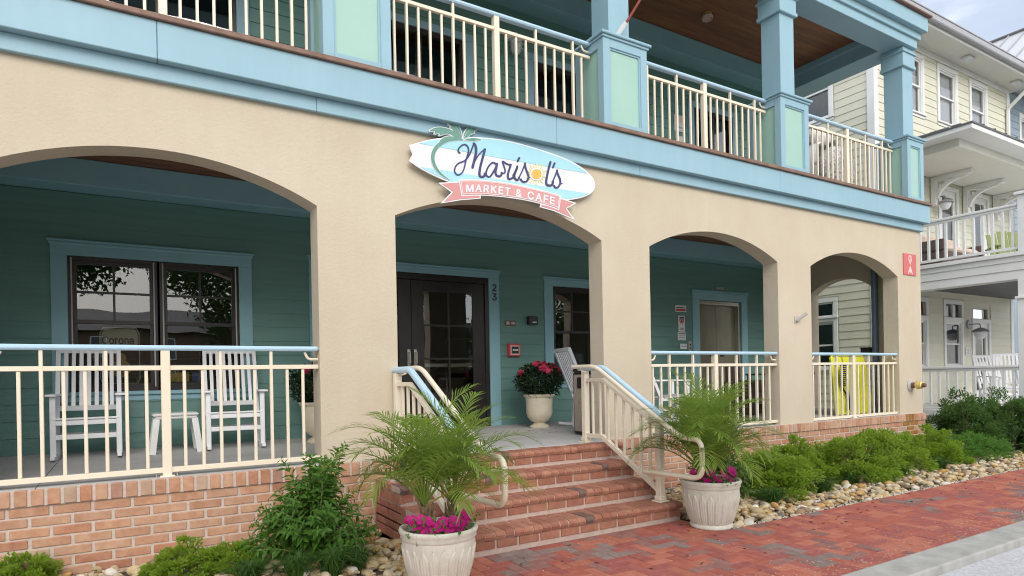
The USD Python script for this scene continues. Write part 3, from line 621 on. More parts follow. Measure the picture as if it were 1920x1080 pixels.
# ------------------------------------------------------------ surfboard sign (flat boards drawn in the sign's own drawing units)
HS = np.array([8.74007841e-04, -1.66566767e-05, 2.29391614, -1.49628365e-04, -1.01907803e-03, 4.01867834, -9.13401358e-05, 1.74074309e-06, 1.0]).reshape(3, 3)
def su(pts):
    p = np.c_[np.asarray(pts, float), np.ones(len(pts))] @ HS.T; return p[:, :2] / p[:, 2:]
def spoly(pts, sm=0):
    p = np.asarray(pts, float)
    if sm:
        for _ in range(sm):
            q = np.roll(p, -1, 0); p = np.stack([.75 * p + .25 * q, .25 * p + .75 * q], 1).reshape(-1, 2)
    return Polygon(p).buffer(0)
def smap(g):
    return unary_union([Polygon(su(np.array(q.exterior.coords)), [su(np.array(h.coords)) for h in q.interiors]).buffer(0) for q in getattr(g, 'geoms', [g]) if q.area > 1])
sign = thing('cafe_sign', 'surfboard shaped cafe sign with palm tree, script name and pink ribbon above the entrance arch', 'sign')
def splate(parent, name, g, y0, d, mat):
    v, f = extrude(smap(g), d); return part(parent, name, (facing(v, y0), f), mat)
def curve(pts, n=8):
    from scipy.interpolate import CubicSpline
    p = np.asarray(pts, float); t = np.r_[0, np.cumsum(np.linalg.norm(np.diff(p, axis=0), axis=1))]
    return CubicSpline(t, p)(np.linspace(0, t[-1], max(8, len(p) * n)))
top = curve([(215, 287), (330, 262), (500, 247), (700, 247), (900, 262), (1100, 300), (1300, 357), (1500, 425), (1650, 492), (1765, 573), (1825, 645), (1838, 700), (1815, 752), (1760, 790), (1660, 818), (1540, 832), (1300, 822), (1000, 790), (760, 738), (560, 690), (430, 645), (300, 588), (190, 528), (92, 462)])
board = Polygon(np.vstack([[(92, 320)], top, [(126, 402)]])).buffer(0)
b = splate(sign, 'board', board.buffer(7), -.06, .018, 'sign_white')
stripe_hi = Polygon([(60, 278), (230, 310), (800, 414), (1450, 530), (1800, 590), (1900, 200), (60, 100)])
stripe_lo = Polygon([(150, 518), (420, 556), (760, 612), (1250, 690), (1800, 776), (1900, 1000), (60, 1000)])
for g in (board.buffer(-4).intersection(stripe_hi), board.buffer(-4).intersection(stripe_lo)): splate(b, 'stripe', g, -.0785, .003, 'sign_blue')
# palm tree
tr_c = curve([(585, 268), (480, 262), (395, 292), (335, 345), (305, 415), (312, 485), (345, 550), (400, 605), (462, 645)], 6)
wd = np.interp(np.linspace(0, 1, len(tr_c)), [0, .12, .45, .75, 1], [5, 15, 19, 12, 2])
trunk = unary_union([LineString(tr_c[i:i + 2]).buffer((wd[i] + wd[i + 1]) / 2) for i in range(len(tr_c) - 1)])
fr1 = spoly([(585, 268), (545, 215), (480, 175), (400, 148), (320, 152), (262, 188), (330, 182), (318, 215), (372, 200), (365, 232), (430, 205), (470, 215), (530, 248)], 1)
fr2 = spoly([(582, 262), (575, 200), (545, 120), (505, 85), (440, 68), (462, 105), (448, 112), (478, 140), (468, 152), (500, 180), (520, 215), (550, 245)], 1)
fr3 = spoly([(592, 262), (600, 205), (635, 150), (690, 125), (728, 132), (705, 158), (722, 172), (692, 188), (702, 205), (660, 212), (640, 240)], 1)
fr4 = spoly([(585, 272), (520, 240), (450, 232), (395, 250), (362, 285), (430, 262), (500, 258)], 1)
fr5 = spoly([(590, 270), (640, 255), (700, 250), (775, 268), (720, 272), (690, 282), (640, 274)], 1)
palm_all = unary_union([fr1, fr2, fr3, fr4, fr5])
splate(sign, 'palm_backing', palm_all.buffer(7), -.062, .014, 'sign_white')
splate(sign, 'palm_outline', unary_union([palm_all.buffer(6), trunk.buffer(4)]), -.082, .003, 'sign_white')
pm_ = splate(sign, 'palm_tree', unary_union([palm_all.difference(unary_union([LineString(c).buffer(2) for c in ([(585, 262), (500, 190), (400, 165), (300, 170)], [(582, 255), (545, 170), (490, 95)], [(595, 255), (630, 190), (700, 140)], [(580, 262), (480, 240), (380, 262)])])), trunk]), -.0855, .003, 'sign_green')
# script lettering
ST = {'M': ([(562, 392), (545, 372), (566, 332), (612, 313), (640, 345), (628, 430), (606, 520), (575, 585), (540, 600), (513, 572), (517, 528), (548, 490), (600, 468), (642, 425), (676, 350), (694, 303)], 8), 'M2': ([(694, 303), (712, 340), (712, 400), (700, 455), (682, 528)], 14), 'M3': ([(682, 528), (716, 445), (762, 385), (797, 355)], 7), 'M4': ([(797, 358), (782, 420), (758, 510), (747, 575), (755, 615), (775, 618), (797, 588)], 13),
      'a': ([(900, 495), (872, 483), (838, 512), (812, 565), (812, 602), (836, 618), (868, 588), (897, 535), (912, 492)], 9), 'a2': ([(912, 492), (903, 550), (908, 602), (930, 612), (956, 580)], 11), 'r': ([(956, 580), (978, 515), (968, 470), (985, 482), (1020, 500), (1043, 503)], 8), 'r2': ([(1043, 503), (1028, 550), (1016, 600), (1022, 636), (1042, 636), (1068, 600)], 11),
      'i': ([(1068, 600), (1104, 518)], 7), 'i2': ([(1104, 518), (1088, 570), (1080, 628), (1096, 646), (1122, 622)], 11), 'dot': ([(1122, 440), (1108, 468)], 11), 's': ([(1122, 622), (1158, 545), (1178, 490)], 7), 's2': ([(1178, 490), (1183, 530), (1202, 585), (1208, 632), (1185, 664), (1152, 660), (1138, 640)], 10), 's3': ([(1190, 655), (1220, 622)], 6),
      'l': ([(1418, 478), (1398, 555), (1381, 640), (1386, 692), (1408, 700), (1440, 660)], 12), 'ap': ([(1458, 488), (1442, 528)], 10), 'z': ([(1440, 660), (1466, 600), (1481, 555)], 7), 'z2': ([(1481, 555), (1490, 595), (1510, 645), (1506, 692), (1480, 720), (1452, 702)], 10), 'z3': ([(1505, 690), (1528, 678)], 6)}
let = unary_union([LineString(curve(p, 6) if len(p) > 2 else p).buffer(w * .82) for p, w in ST.values()])
splate(sign, 'script_lettering', let, -.0825, .005, 'sign_navy')
sc = (1285, 592)
rays = [Polygon([(sc[0] + r * math.cos(a + o), sc[1] + r * 1.05 * math.sin(a + o)) for r, o in ((62, -.075), (R, -.03), (R, .03), (62, .075))]) for k, a in enumerate(np.arange(20) * 2 * PI / 20) for R in ((104 if k % 2 else 82),)]
splate(sign, 'sun_halo', Point(sc).buffer(60).buffer(0), -.0822, .003, 'sign_white')
splate(sign, 'sun_rays', unary_union(rays), -.0835, .003, 'sign_yellow')
splate(sign, 'sun_disc', Point(sc).buffer(47), -.0856, .004, 'sign_orange')
# ribbon
mid_t = curve([(552, 655), (760, 656), (1000, 683), (1250, 733), (1505, 800)]); mid_b = curve([(1488, 926), (1200, 842), (1000, 810), (800, 793), (575, 797)])
band = Polygon(np.vstack([mid_t, mid_b])).buffer(0)
tails = unary_union([Polygon([(372, 684), (555, 672), (575, 797), (745, 795), (745, 820), (560, 835), (395, 862), (488, 765)]), Polygon([(1505, 826), (1640, 870), (1556, 918), (1622, 1012), (1450, 938), (1320, 902), (1325, 880), (1488, 922)])])
rb = splate(sign, 'ribbon', unary_union([band, tails]).buffer(7, join_style=2), -.0875, .012, 'sign_white')
[splate(rb, 'ribbon_tail', q, -.1, .003, 'sign_pink_dark') for q in sorted(tails.difference(band.buffer(5)).buffer(-3).geoms, key=lambda q: -q.area)[:2]]
splate(rb, 'ribbon_band', band.buffer(-3, join_style=2), -.1, .004, 'sign_pink')
splate(rb, 'border_line', band.buffer(-8, join_style=2).difference(band.buffer(-12, join_style=2)), -.1041, .0015, 'sign_white')
base_c = curve([(592, 768), (760, 765), (900, 778), (1000, 792), (1250, 838), (1465, 890)], 20); bl_ = LineString(base_c)
txt = 'MARKET & CAFE'; widths = {'M': 84, 'A': 76, 'R': 66, 'K': 70, 'E': 60, 'T': 62, ' ': 34, '&': 78, 'C': 74, 'F': 58}
tot = sum(widths[c] for c in txt); pos = 8.; sca = (bl_.length - 20) / tot
m = MB()
for ch in txt:
    wch = widths[ch] * sca
    if ch != ' ':
        tmh = meshkit.text_mesh(ch, 66, 1.0, True); vv = np.array(tmh.vertices); ww = vv[:, 0].max() - vv[:, 0].min()
        vv[:, 0] = (vv[:, 0] - vv[:, 0].min()) * min(1, (wch - 9) / ww) + (wch - min(ww, wch - 9)) / 2
        o = np.array(bl_.interpolate(pos).coords[0]); e = np.array(bl_.interpolate(min(bl_.length, pos + wch)).coords[0]); d = (e - o) / np.linalg.norm(e - o)
        px = o + vv[:, :1] * d + vv[:, 1:2] * np.array([.06, -1.0])
        q = su(px); part(rb, 'letter', (np.stack([q[:, 0], -.1041 - .003 * vv[:, 2], q[:, 1]], 1), flip(tmh.faces)), 'sign_white')
    pos += wch

# ------------------------------------------------------------ pots and plants
def petal_pot(name, label, x, y, R=.283, H=.462):
    t = thing(name, label, 'planter', (x, y, 0))
    n, rows = 312, 56
    z = np.linspace(.05, H - .075, rows); s = (z - z[0]) / (z[-1] - z[0])
    r = R * (.66 + .265 * np.sin(s * PI / 2) ** .85)
    a = np.arange(n) * 2 * PI / n
    ph = (a * 22 / (2 * PI)) % 1 * 2 - 1
    S, Pm = np.meshgrid(s, np.abs(ph), indexing='ij')
    edge = np.clip((.86 - S) / .26, 0, 1) ** .55                     # pointed leaf outline
    leafm = 1 / (1 + np.exp((Pm - edge * .93) * 22)) * (S < .95)
    rel = .006 * leafm + .0025 * leafm * np.cos(Pm * 3.2 * PI) * (S > .05) - .0075 * np.exp(-((Pm - edge * .90) / .075) ** 2) * (S < .87)
    rr = r[:, None] + rel
    v = np.stack([rr * np.cos(a), rr * np.sin(a), np.repeat(z[:, None], n, 1)], -1).reshape(-1, 3)
    f = [[i * n + k, i * n + (k + 1) % n, (i + 1) * n + (k + 1) % n, (i + 1) * n + k] for i in range(rows - 1) for k in range(n)]
    part(t, 'bowl', MB().add(v, f), 'pot_cream', True)
    foot = lathe([(0, 0), (R * .66, 0), (R * .70, .012), (R * .70, .03), (R * .655, .05)], 72); fv = foot[0]
    ang = np.arctan2(fv[:, 1], fv[:, 0]); fv[:, :2] *= (1 + .018 * np.cos(ang * 28)[:, None] * (np.hypot(fv[:, 0], fv[:, 1]) > R * .5)[:, None])
    part(t, 'foot', foot, 'pot_cream', 40)
    rim = [(R * .925, H - .076), (R * .97, H - .062), (R * .95, H - .05), (R * .985, H - .035), (R * 1.0, H - .018), (R * .985, H - .004), (R * .95, H), (R * .89, H - .006), (R * .87, H - .03), (R * .86, H - .12)]
    rv, rf = lathe(rim, 192); ang = np.arctan2(rv[:, 1], rv[:, 0])
    hh = np.clip(1 - np.abs(rv[:, 2] - (H - .018)) / .02, 0, 1); out = (np.hypot(rv[:, 0], rv[:, 1]) > R * .96)
    rv[:, :2] *= (1 + .011 * np.sin(ang * 46 + (rv[:, 2] - H) * 120) * hh * out)[:, None]
    part(t, 'rim', (rv, rf), 'pot_cream', True)
    part(t, 'potting_soil', lathe([(0, H - .045), (R * .5, H - .05), (R * .868, H - .06)], 32), 'soil')
    return t
petal_pot('planter_pot', 'cream planter with petal relief left of the brick steps, nearest the viewer', 1.785, -1.91, .266, .435)
petal_pot('planter_pot', 'cream planter with petal relief right of the brick steps, beside the stone bed', 4.65, -1.73, .276, .448)

def leaf_cards(pos, dirs, nor, L, W, fold=.25, droop=0.0):
    pos, dirs, nor = (np.asarray(q, float) for q in (pos, dirs, nor)); n = len(pos)
    dirs = dirs / (np.linalg.norm(dirs, axis=1, keepdims=True) + 1e-9); side = np.cross(dirs, nor); side /= np.linalg.norm(side, axis=1, keepdims=True) + 1e-9
    up = np.cross(side, dirs); L = np.broadcast_to(L, (n,))[:, None]; W = np.broadcast_to(W, (n,))[:, None]
    mid = pos + dirs * L * .45
    tip = pos + dirs * L - np.array([0, 0, 1.]) * droop * L
    v = np.stack([pos, mid + side * W / 2 + up * W * fold, tip, mid - side * W / 2 + up * W * fold], 1).reshape(-1, 3)
    b = np.arange(n)[:, None] * 4
    return v, np.vstack([b + [0, 1, 2], b + [0, 2, 3]])
def unit(r, n):
    v = r.normal(size=(n, 3)); return v / np.linalg.norm(v, axis=1, keepdims=True)
def palm(label, x, y, z0, seed, n_f, L0, trunks, yellow=2, curl=2.5):
    r = np.random.default_rng(seed)
    t = thing('pygmy_palm', label, 'palm', (x, y, z0))
    for (tx, ty, lean, th) in trunks:
        base = np.array([tx, ty, 0.]); topv = base + [lean[0], lean[1], th]
        pts = np.array([base + (topv - base) * s for s in np.linspace(0, 1, 9)]); rad = np.interp(np.linspace(0, 1, 9), [0, .3, 1], [.044, .034, .028]) * (1 + .1 * r.normal(size=9))
        tk = part(t, 'trunk', MB().tube(pts, rad, 9), 'palm_trunk', True)
        m = MB()
        for k in range(16):                                         # old leaf bases
            a = k * 2.4; s = r.uniform(.15, .98); c = base + (topv - base) * s; o = np.array([math.cos(a), math.sin(a), .0])
            m.tube([c + o * .022, c + o * .045 + [0, 0, .05], c + o * .05 + [0, 0, .09]], [.012, .009, .003], 5)
        part(tk, 'leaf_bases', m, 'palm_trunk')
        for k in range(n_f):
            s = (k + .5) / n_f; az = k * 2.399 + r.uniform(-.4, .4); el = math.radians(86 - 50 * s ** 1.3 + r.uniform(-6, 6)); L = L0 * r.uniform(.82, 1.12) * (1.05 - .25 * s)
            cv = curl * (.55 + .45 * min(1, s * 2.2))
            if k >= n_f - yellow: el = math.radians(28); az = -0.9 + .5 * (k % 2)
            h = np.array([math.cos(az), math.sin(az), 0]); pts, p, e = [], topv.copy(), el; N = 24
            for i in range(N):
                pts.append(p.copy()); p = p + (h * math.cos(e) + np.array([0, 0, 1]) * math.sin(e)) * L / N
                e -= (cv + .5 * r.random()) * (i / N) ** 1.15 * 2.0 / N if e > -1.0 else 0
            pts = np.array(pts); m = MB().tube(pts, np.linspace(.0065, .0012, N), 4, False)
            tan = np.gradient(pts, axis=0); tan /= np.linalg.norm(tan, axis=1, keepdims=True)
            sd = np.cross(tan, [-h[1] * .001, h[0] * .001, 1.]); sd /= np.linalg.norm(sd, axis=1, keepdims=True) + 1e-9; upv = np.cross(sd, tan)
            nl = 30; tt = np.linspace(.27, .995, nl)
            for sg in (-1, 1):
                ii = tt * (N - 1); i0 = np.clip(ii.astype(int), 0, N - 2); w = (ii - i0)[:, None]
                P = pts[i0] * (1 - w) + pts[i0 + 1] * w; T = tan[i0]; S = sd[i0] * sg; U = upv[i0]
                fwd = np.interp(tt, [.25, .6, 1], [.55, .85, 2.0])[:, None]
                d = S + T * fwd + U * .30 + r.normal(0, .11, (nl, 3)); d /= np.linalg.norm(d, axis=1, keepdims=True)
                ll = (.25 * L0 * np.interp(tt, [.27, .4, .7, 1], [.5, 1, .95, .5]) * r.uniform(.8, 1.15, nl))
                wv = np.cross(d, U); wv /= np.linalg.norm(wv, axis=1, keepdims=True) + 1e-9
                q0, q1 = P, P + d * ll[:, None] * .5 - np.array([0, 0, 1]) * ll[:, None] * .03; q2 = P + d * ll[:, None] * .95 - np.array([0, 0, 1]) * ll[:, None] * .2
                W = .0048
                vv = np.stack([q0 - wv * W * .5, q0 + wv * W * .5, q1 + wv * W, q1 - wv * W, q2], 1).reshape(-1, 3); bb = np.arange(nl)[:, None] * 5
                m.add(vv, np.vstack([bb + [0, 1, 2], bb + [0, 2, 3], bb + [3, 2, 4]]))
            part(t, 'frond', m, 'palm_leaf_yellow' if k >= n_f - yellow else 'palm_leaf')
palm('feathery green palm with two trunks in the left planter, one yellowing frond', 1.785, -1.91, .378, 11, 24, .88, [(-.06, .0, (-.04, .0), .20), (.10, .02, (.03, .01), .18)], 1, 2.15)
palm('dense feathery green palm in the right planter beside the handrail loop', 4.65, -1.73, .392, 23, 38, .97, [(-.05, .03, (-.02, .01), .13), (.07, .06, (.03, .02), .12)], 0, 1.9)

def bloom(m, c, nrm, R, r, npet=5):
    nrm = np.asarray(nrm, float); nrm /= np.linalg.norm(nrm); a = np.cross(nrm, [0.3, .2, 1]); a /= np.linalg.norm(a); b = np.cross(nrm, a)
    n = npet * 4; v = [c]
    for ring, (q, h) in enumerate(((.45, .05), (1.0, .22))):
        for k in range(n):
            t = k * 2 * PI / n; wob = 1 + (.13 * math.cos(t * npet) if ring else 0) + r.normal(0, .03)
            v.append(c + (a * math.cos(t) + b * math.sin(t)) * R * q * wob + nrm * R * (h + (r.normal(0, .07) if ring else 0)))
    f = [[0, 1 + k, 1 + (k + 1) % n] for k in range(n)]
    for k in range(n):
        i, j = 1 + k, 1 + (k + 1) % n; f += [[i, i + n, j + n], [i, j + n, j]]
    m.add(np.array(v), f)
def flowers(name, label, cat, x, y, z, spots, seed, R, mat, leafmat, n_leaf, spread, lsize):
    r = np.random.default_rng(seed); t = thing(name, label, cat, (x, y, z))
    P = []
    for (dx, dy, dz) in spots:
        for _ in range(n_leaf // len(spots)): P.append(np.array([dx, dy, dz - .03]) + r.normal(0, spread, 3) * [1, 1, .5])
    P = np.array(P); d = unit(r, len(P)) + [0, 0, .5]
    part(t, 'foliage', leaf_cards(P, d, unit(r, len(P)) * .4 + [0, 0, 1], lsize * r.uniform(.7, 1.2, len(P)), lsize * .6), leafmat)
    for (dx, dy, dz) in spots:
        m = MB(); bloom(m, np.array([dx, dy, dz]), [dx * 2 + r.normal(0, .3), -.7 + dy, .9], R * r.uniform(.85, 1.1), r); part(t, 'bloom', m, mat)
ring = lambda ph, R: [(R * math.cos(a), R * math.sin(a), .015 + h) for a, h in ph]
flowers('petunia', 'magenta petunias around the palm in the left planter', 'flowers', 1.785, -1.91, .437, ring([(3.55, .02), (3.85, -.01), (3.3, .045), (4.15, .0), (4.3, .015), (4.62, .0), (5.6, .03), (5.85, .05), (6.05, .02), (5.45, .06), (3.7, .06), (4.0, .05), (4.45, .05), (4.8, .04), (5.0, .0), (5.25, .02), (2.9, .03)], .20), 3, .042, 'petal_magenta', 'leaf_mid', 200, .035, .04)
flowers('petunia', 'magenta petunias around the palm in the right planter', 'flowers', 4.65, -1.73, .453, ring([(3.4, .02), (3.7, .0), (4.0, .03), (4.2, .0), (5.55, .02), (5.75, .06), (5.95, .03), (3.1, .04), (3.55, .06), (3.85, .06), (4.5, .03), (4.8, .0), (5.1, .04), (5.35, .06)], .20), 4, .042, 'petal_magenta', 'leaf_mid', 180, .035, .04)
flowers('petunia', 'red petunia blooms at the middle of the right planter', 'flowers', 4.66, -1.80, .45, [(-.02, -.05, .02), (.03, -.03, .06), (-.06, -.06, .0)], 5, .03, 'petal_red', 'leaf_dark', 30, .03, .03)

def urn(label, x, y, z, R=.218, H=.49):
    t = thing('urn_planter', label, 'planter', (x, y, z))
    part(t, 'foot', lathe([(0, 0), (R * .66, 0), (R * .68, .02), (R * .62, .035), (R * .40, .06), (R * .38, .08)], 32), 'urn_cream', 40)
    bv, bf = lathe([(R * .38, .078), (R * .6, .105), (R * .80, .16), (R * .88, .22), (R * .885, .3), (R * .90, H - .05)], 64)
    ang = np.arctan2(bv[:, 1], bv[:, 0]); bv[:, :2] *= (1 + .012 * np.cos(ang * 16) * np.clip((.24 - bv[:, 2]) / .1, 0, 1))[:, None]
    part(t, 'bowl', (bv, bf), 'urn_cream', True)
    part(t, 'rim', lathe([(R * .90, H - .052), (R * 1.0, H - .04), (R * 1.07, H - .018), (R * 1.08, H - .004), (R * 1.03, H), (R * .93, H - .006), (R * .9, H - .1)], 48), 'urn_cream', 40)
    part(t, 'potting_soil', lathe([(0, H - .05), (R * .91, H - .055)], 24), 'soil')
urn('cream urn on the porch between the entrance door and the white rocking chair', 5.12, 1.85, .692)
urn('cream urn half hidden behind the left stucco pillar', 1.96, 1.9, .692)
def bushy(name, label, cat, x, y, z, rad, seed, n, lsize, leafmat, blooms, bmat, R):
    r = np.random.default_rng(seed); t = thing(name, label, cat, (x, y, z)); rad = np.array(rad)
    for k in range(7):
        a = k * .9; part(t, 'stem', MB().tube([[0, 0, -.03], [rad[0] * .3 * math.cos(a), rad[1] * .3 * math.sin(a), rad[2] * .6], [rad[0] * .65 * math.cos(a), rad[1] * .65 * math.sin(a), rad[2] * 1.3]], [.008, .006, .003], 5), 'stem')
    P = unit(r, n) * (r.uniform(.35, 1, n) ** .6)[:, None]; P *= (1 + .25 * (meshkit.noise(P * 2.3 + 5, seed)[:, None] - .5)); P = P * rad + [0, 0, rad[2] * .92]
    d = unit(r, n) * .8 + P / rad * .6
    part(t, 'foliage', leaf_cards(P, d, unit(r, n) * .5 + [0, 0, 1], lsize * r.uniform(.7, 1.25, n), lsize * .42, .2, .2), leafmat)
    for k in range(blooms):
        q = unit(r, 1)[0]; q[2] = abs(q[2]) * .8 + .35; q[1] = -abs(q[1]) * .6; q /= np.linalg.norm(q); m = MB()
        for j in range(4): bloom(m, q * rad * 1.03 + [0, 0, rad[2] * .92] + r.normal(0, .016, 3), q + r.normal(0, .35, 3), R * r.uniform(.8, 1.1), r)
        part(t, 'bloom_cluster', m, bmat)
bushy('flowering_plant', 'dark leafy plant with pink red blooms in the urn beside the entrance door', 'plant', 5.12, 1.85, 1.15, (.35, .30, .25), 31, 2300, .075, 'urn_leaf', 20, 'petal_red', .036)
bushy('flowering_plant', 'dark leafy plant with red blooms in the urn behind the left pillar', 'plant', 1.96, 1.9, 1.15, (.34, .28, .25), 32, 2000, .07, 'urn_leaf', 9, 'petal_red', .034)

# ------------------------------------------------------------ porch furniture and wall fittings
def bar_between(m, p, q, w, t, up=(0, 0, 1)):
    """a rectangular slat from p to q, w wide across, t thick"""
    p, q = np.asarray(p, float), np.asarray(q, float); d = (q - p) / np.linalg.norm(q - p)
    s = np.cross(d, up); s = s / np.linalg.norm(s) if np.linalg.norm(s) > 1e-6 else np.array([1., 0, 0]); n = np.cross(s, d)
    v = [c + a * s * w / 2 + b * n * t / 2 for c in (p, q) for a, b in ((-1, -1), (1, -1), (1, 1), (-1, 1))]
    return m.add(v, [[0, 3, 2, 1], [4, 5, 6, 7], [0, 1, 5, 4], [1, 2, 6, 5], [2, 3, 7, 6], [3, 0, 4, 7]])
def rocking_chair(label, x, y, z, rz, slats=7, mat='white_paint'):
    t = thing('rocking_chair', label, 'rocking chair', (x, y, z), rz)
    W = .275
    zr = lambda yy: .018 + .16 * (yy - .05) ** 2                      # rocker curve
    bz = lambda s: np.array([0, .22 + .30 * s, .40 + .74 * s])      # along the leaning back
    ys = np.linspace(-.36, .48, 15)
    for sx in (-1, 1):
        m = MB(); xx = sx * W
        for a, b in zip(ys, ys[1:]): bar_between(m, [xx, a, zr(a)], [xx, b, zr(b)], .035, .036)
        part(t, 'rocker', m, mat)
        part(t, 'front_leg', MB().box(xx - .024, xx + .024, -.27, -.222, zr(-.25) + .015, .635, .004), mat)
        m = MB(); bar_between(m, [xx, .24, zr(.24) + .015], [xx, .22, .40], .04, .045, (0, 1, 0)); bar_between(m, [xx, .218, .39], bz(1.0) + [xx, 0, 0], .04, .045, (0, 1, 0)); part(t, 'rear_post', m, mat)
        part(t, 'armrest', MB().box(xx - .045 + sx * .012, xx + .045 + sx * .012, -.32, .30, .636, .658, .006), mat)
        for yy, zz in ((-.0, .19), (-.0, .345)): part(t, 'side_stretcher', MB().box(xx - .012, xx + .012, -.222, .22, zz - .018, zz + .018, .003), mat)
    for zz in (.375, .235): part(t, 'front_stretcher', MB().box(-W + .024, W - .024, -.26, -.232, zz - .024, zz + .024, .004), mat)
    part(t, 'rear_stretcher', MB().box(-W + .02, W - .02, .215, .24, .21, .25, .004), mat)
    for k in range(7): part(t, 'seat_slat', MB().box(-W - .01, W + .01, -.275 + k * .072, -.275 + k * .072 + .056, .405 - .008 * k, .423 - .008 * k, .004), mat)
    for s, h in ((.98, .055), (.14, .045)):
        m = MB(); c = bz(s); bar_between(m, c + [-W, 0, 0], c + [W, 0, 0], .03, h, (0, -.4, 1)); part(t, 'back_rail', m, mat)
    for k in range(slats):
        u = -W + 2 * W * (k + 1) / (slats + 1); m = MB(); bar_between(m, bz(.14) + [u, 0, 0], bz(.98) + [u, 0, 0], .036, .014, (0, 1, 0)); part(t, 'back_slat', m, mat)
rocking_chair('white wooden rocking chair left of the small white stool on the porch', -.36, 2.0, .69, 0)
rocking_chair('white wooden rocking chair right of the small white stool on the porch', 1.03, 2.0, .69, -3)
rocking_chair('white rocking chair seen side on, between the entrance door and the trash can', 5.92, 1.55, .69, 76)
rocking_chair('white rocking chair half hidden by the pillar, left of the elevator doors', 7.40, 1.60, .69, 70)
t = thing('stool', 'small white plastic stool between two white rocking chairs', 'stool', (.43, 1.95, .692))
part(t, 'top', MB().box(-.22, .22, -.20, .20, .395, .425, .014), 'white_plastic')
part(t, 'apron', MB().box(-.20, .20, -.18, .18, .365, .394, .01), 'white_plastic')
for sx in (-1, 1):
    for sy in (-1, 1): m = MB(); bar_between(m, [sx * .225, sy * .20, 0], [sx * .18, sy * .16, .366], .06, .03, (0, 1, 0)); part(t, 'leg', m, 'white_plastic')
t = thing('trash_can', 'square trash can with pebbled panels behind the right stair railing', 'trash can', (5.15, .56, .675))
part(t, 'body', MB().box(-.215, .215, -.215, .215, .03, .80, .01), 'black_metal')
for sx, sy in ((0, -1), (-1, 0), (1, 0), (0, 1)): part(t, 'panel', MB().box(*((-.185, .185) if sx == 0 else (sx * .2, sx * .2 + sx * .024)[::1 if sx > 0 else -1]), *((-.185, .185) if sy == 0 else (sy * .2, sy * .2 + sy * .024)[::1 if sy > 0 else -1]), .05, .775, .004), 'aggregate')
part(t, 'lid', MB().box(-.225, .225, -.225, .225, .801, .85, .02), 'black_metal')
part(t, 'opening', MB().box(-.236, -.224, -.10, .10, .60, .74, .004), 'black_metal'); part(t, 'base', MB().box(-.2, .2, -.2, .2, 0, .03), 'black_metal')
def wallbox(name, label, cat, x0, x1, z0, z1, d, mat, extra=()):
    t = thing(name, label, cat); part(t, 'case', BW(MB().box(x0, x1, .012, .012 + d, z0, z1, min(.008, d / 3))), mat)
    for nm, a, b, c, e, mt in extra: part(t, nm, BW(MB().box(x0 + (x1 - x0) * a, x0 + (x1 - x0) * b, .012 + d, .0165 + d, z0 + (z1 - z0) * c, z0 + (z1 - z0) * e)), mt)
    return t
wallbox('wall_plate', 'small dark plate on the green siding, left of the dark keypad box', 'plate', 5.0, 5.19, 2.235, 2.315, .012, 'brown_metal', [('mark', .12, .38, .2, .8, 'grey_bead'), ('mark', .58, .9, .3, .75, 'grey_bead')])
wallbox('keypad_box', 'black box on the green siding, beside the second window casing', 'box', 5.40, 5.565, 2.26, 2.39, .09, 'black_metal', [('light', .35, .8, .2, .32, 'sign_white')])
t = wallbox('alarm_box', 'red and white alarm box on the siding above the cream urn', 'alarm', 5.03, 5.235, 1.76, 1.955, .07, 'label_red', [('face', .12, .88, .1, .85, 'plaque_line'), ]); part(t, 'window', BW(MB().box(5.07, 5.195, .087, .094, 1.80, 1.91)), 'ink'); part(t, 'stripe', BW(MB().box(5.085, 5.18, .0945, .098, 1.845, 1.865)), 'sign_white')
wallbox('notice', 'white notice with red band, topmost of the column beside the elevator', 'notice', 8.66, 8.94, 2.59, 2.71, .006, 'sign_white', [('band', .05, .95, .12, .45, 'label_red'), ('line', .1, .9, .6, .72, 'ink')])
t = wallbox('notice', 'tall white notice with a red symbol, second in the column beside the elevator', 'notice', 8.73, 8.90, 2.225, 2.52, .006, 'sign_white', [('line', .15, .85, .86, .92, 'ink'), ('line', .15, .85, .76, .80, 'ink'), ('line', .15, .85, .1, .14, 'label_red'), ('line', .2, .8, .2, .23, 'ink')])
part(t, 'symbol', BW((lambda v, f: (np.stack([v[:, 0], .0185 + v[:, 2], v[:, 1]], 1), flip(f)))(*extrude(Point(8.815, 2.43).buffer(.058).difference(Point(8.815, 2.43).buffer(.04)).union(Polygon([(8.78, 2.4), (8.85, 2.4), (8.815, 2.47)])), .003))), 'label_red')
wallbox('notice', 'grey white notice of small print, third in the column beside the elevator', 'notice', 8.71, 8.92, 2.065, 2.215, .006, 'white_plastic', [('line', .1, .9, .78, .86, 'ink'), ('line', .1, .9, .55, .62, 'grey_bead'), ('line', .1, .9, .3, .38, 'grey_bead')])
wallbox('card_reader', 'small white card reader, lowest of the column beside the elevator', 'reader', 8.76, 8.93, 1.90, 2.0, .02, 'sign_white', [('line', .1, .9, .4, .6, 'grey_bead')])
wallbox('call_button', 'narrow metal call button panel next to the elevator casing', 'button', 8.985, 9.055, 1.86, 2.05, .015, 'steel', [('button', .3, .7, .55, .75, 'ink'), ('button', .3, .7, .2, .4, 'ink')])
wallbox('light_fixture', 'small grey fixture on the siding above the elevator casing', 'fixture', 9.72, 9.92, 3.06, 3.10, .07, 'grey_bead', [('lens', .1, .9, .1, .6, 'steel')])
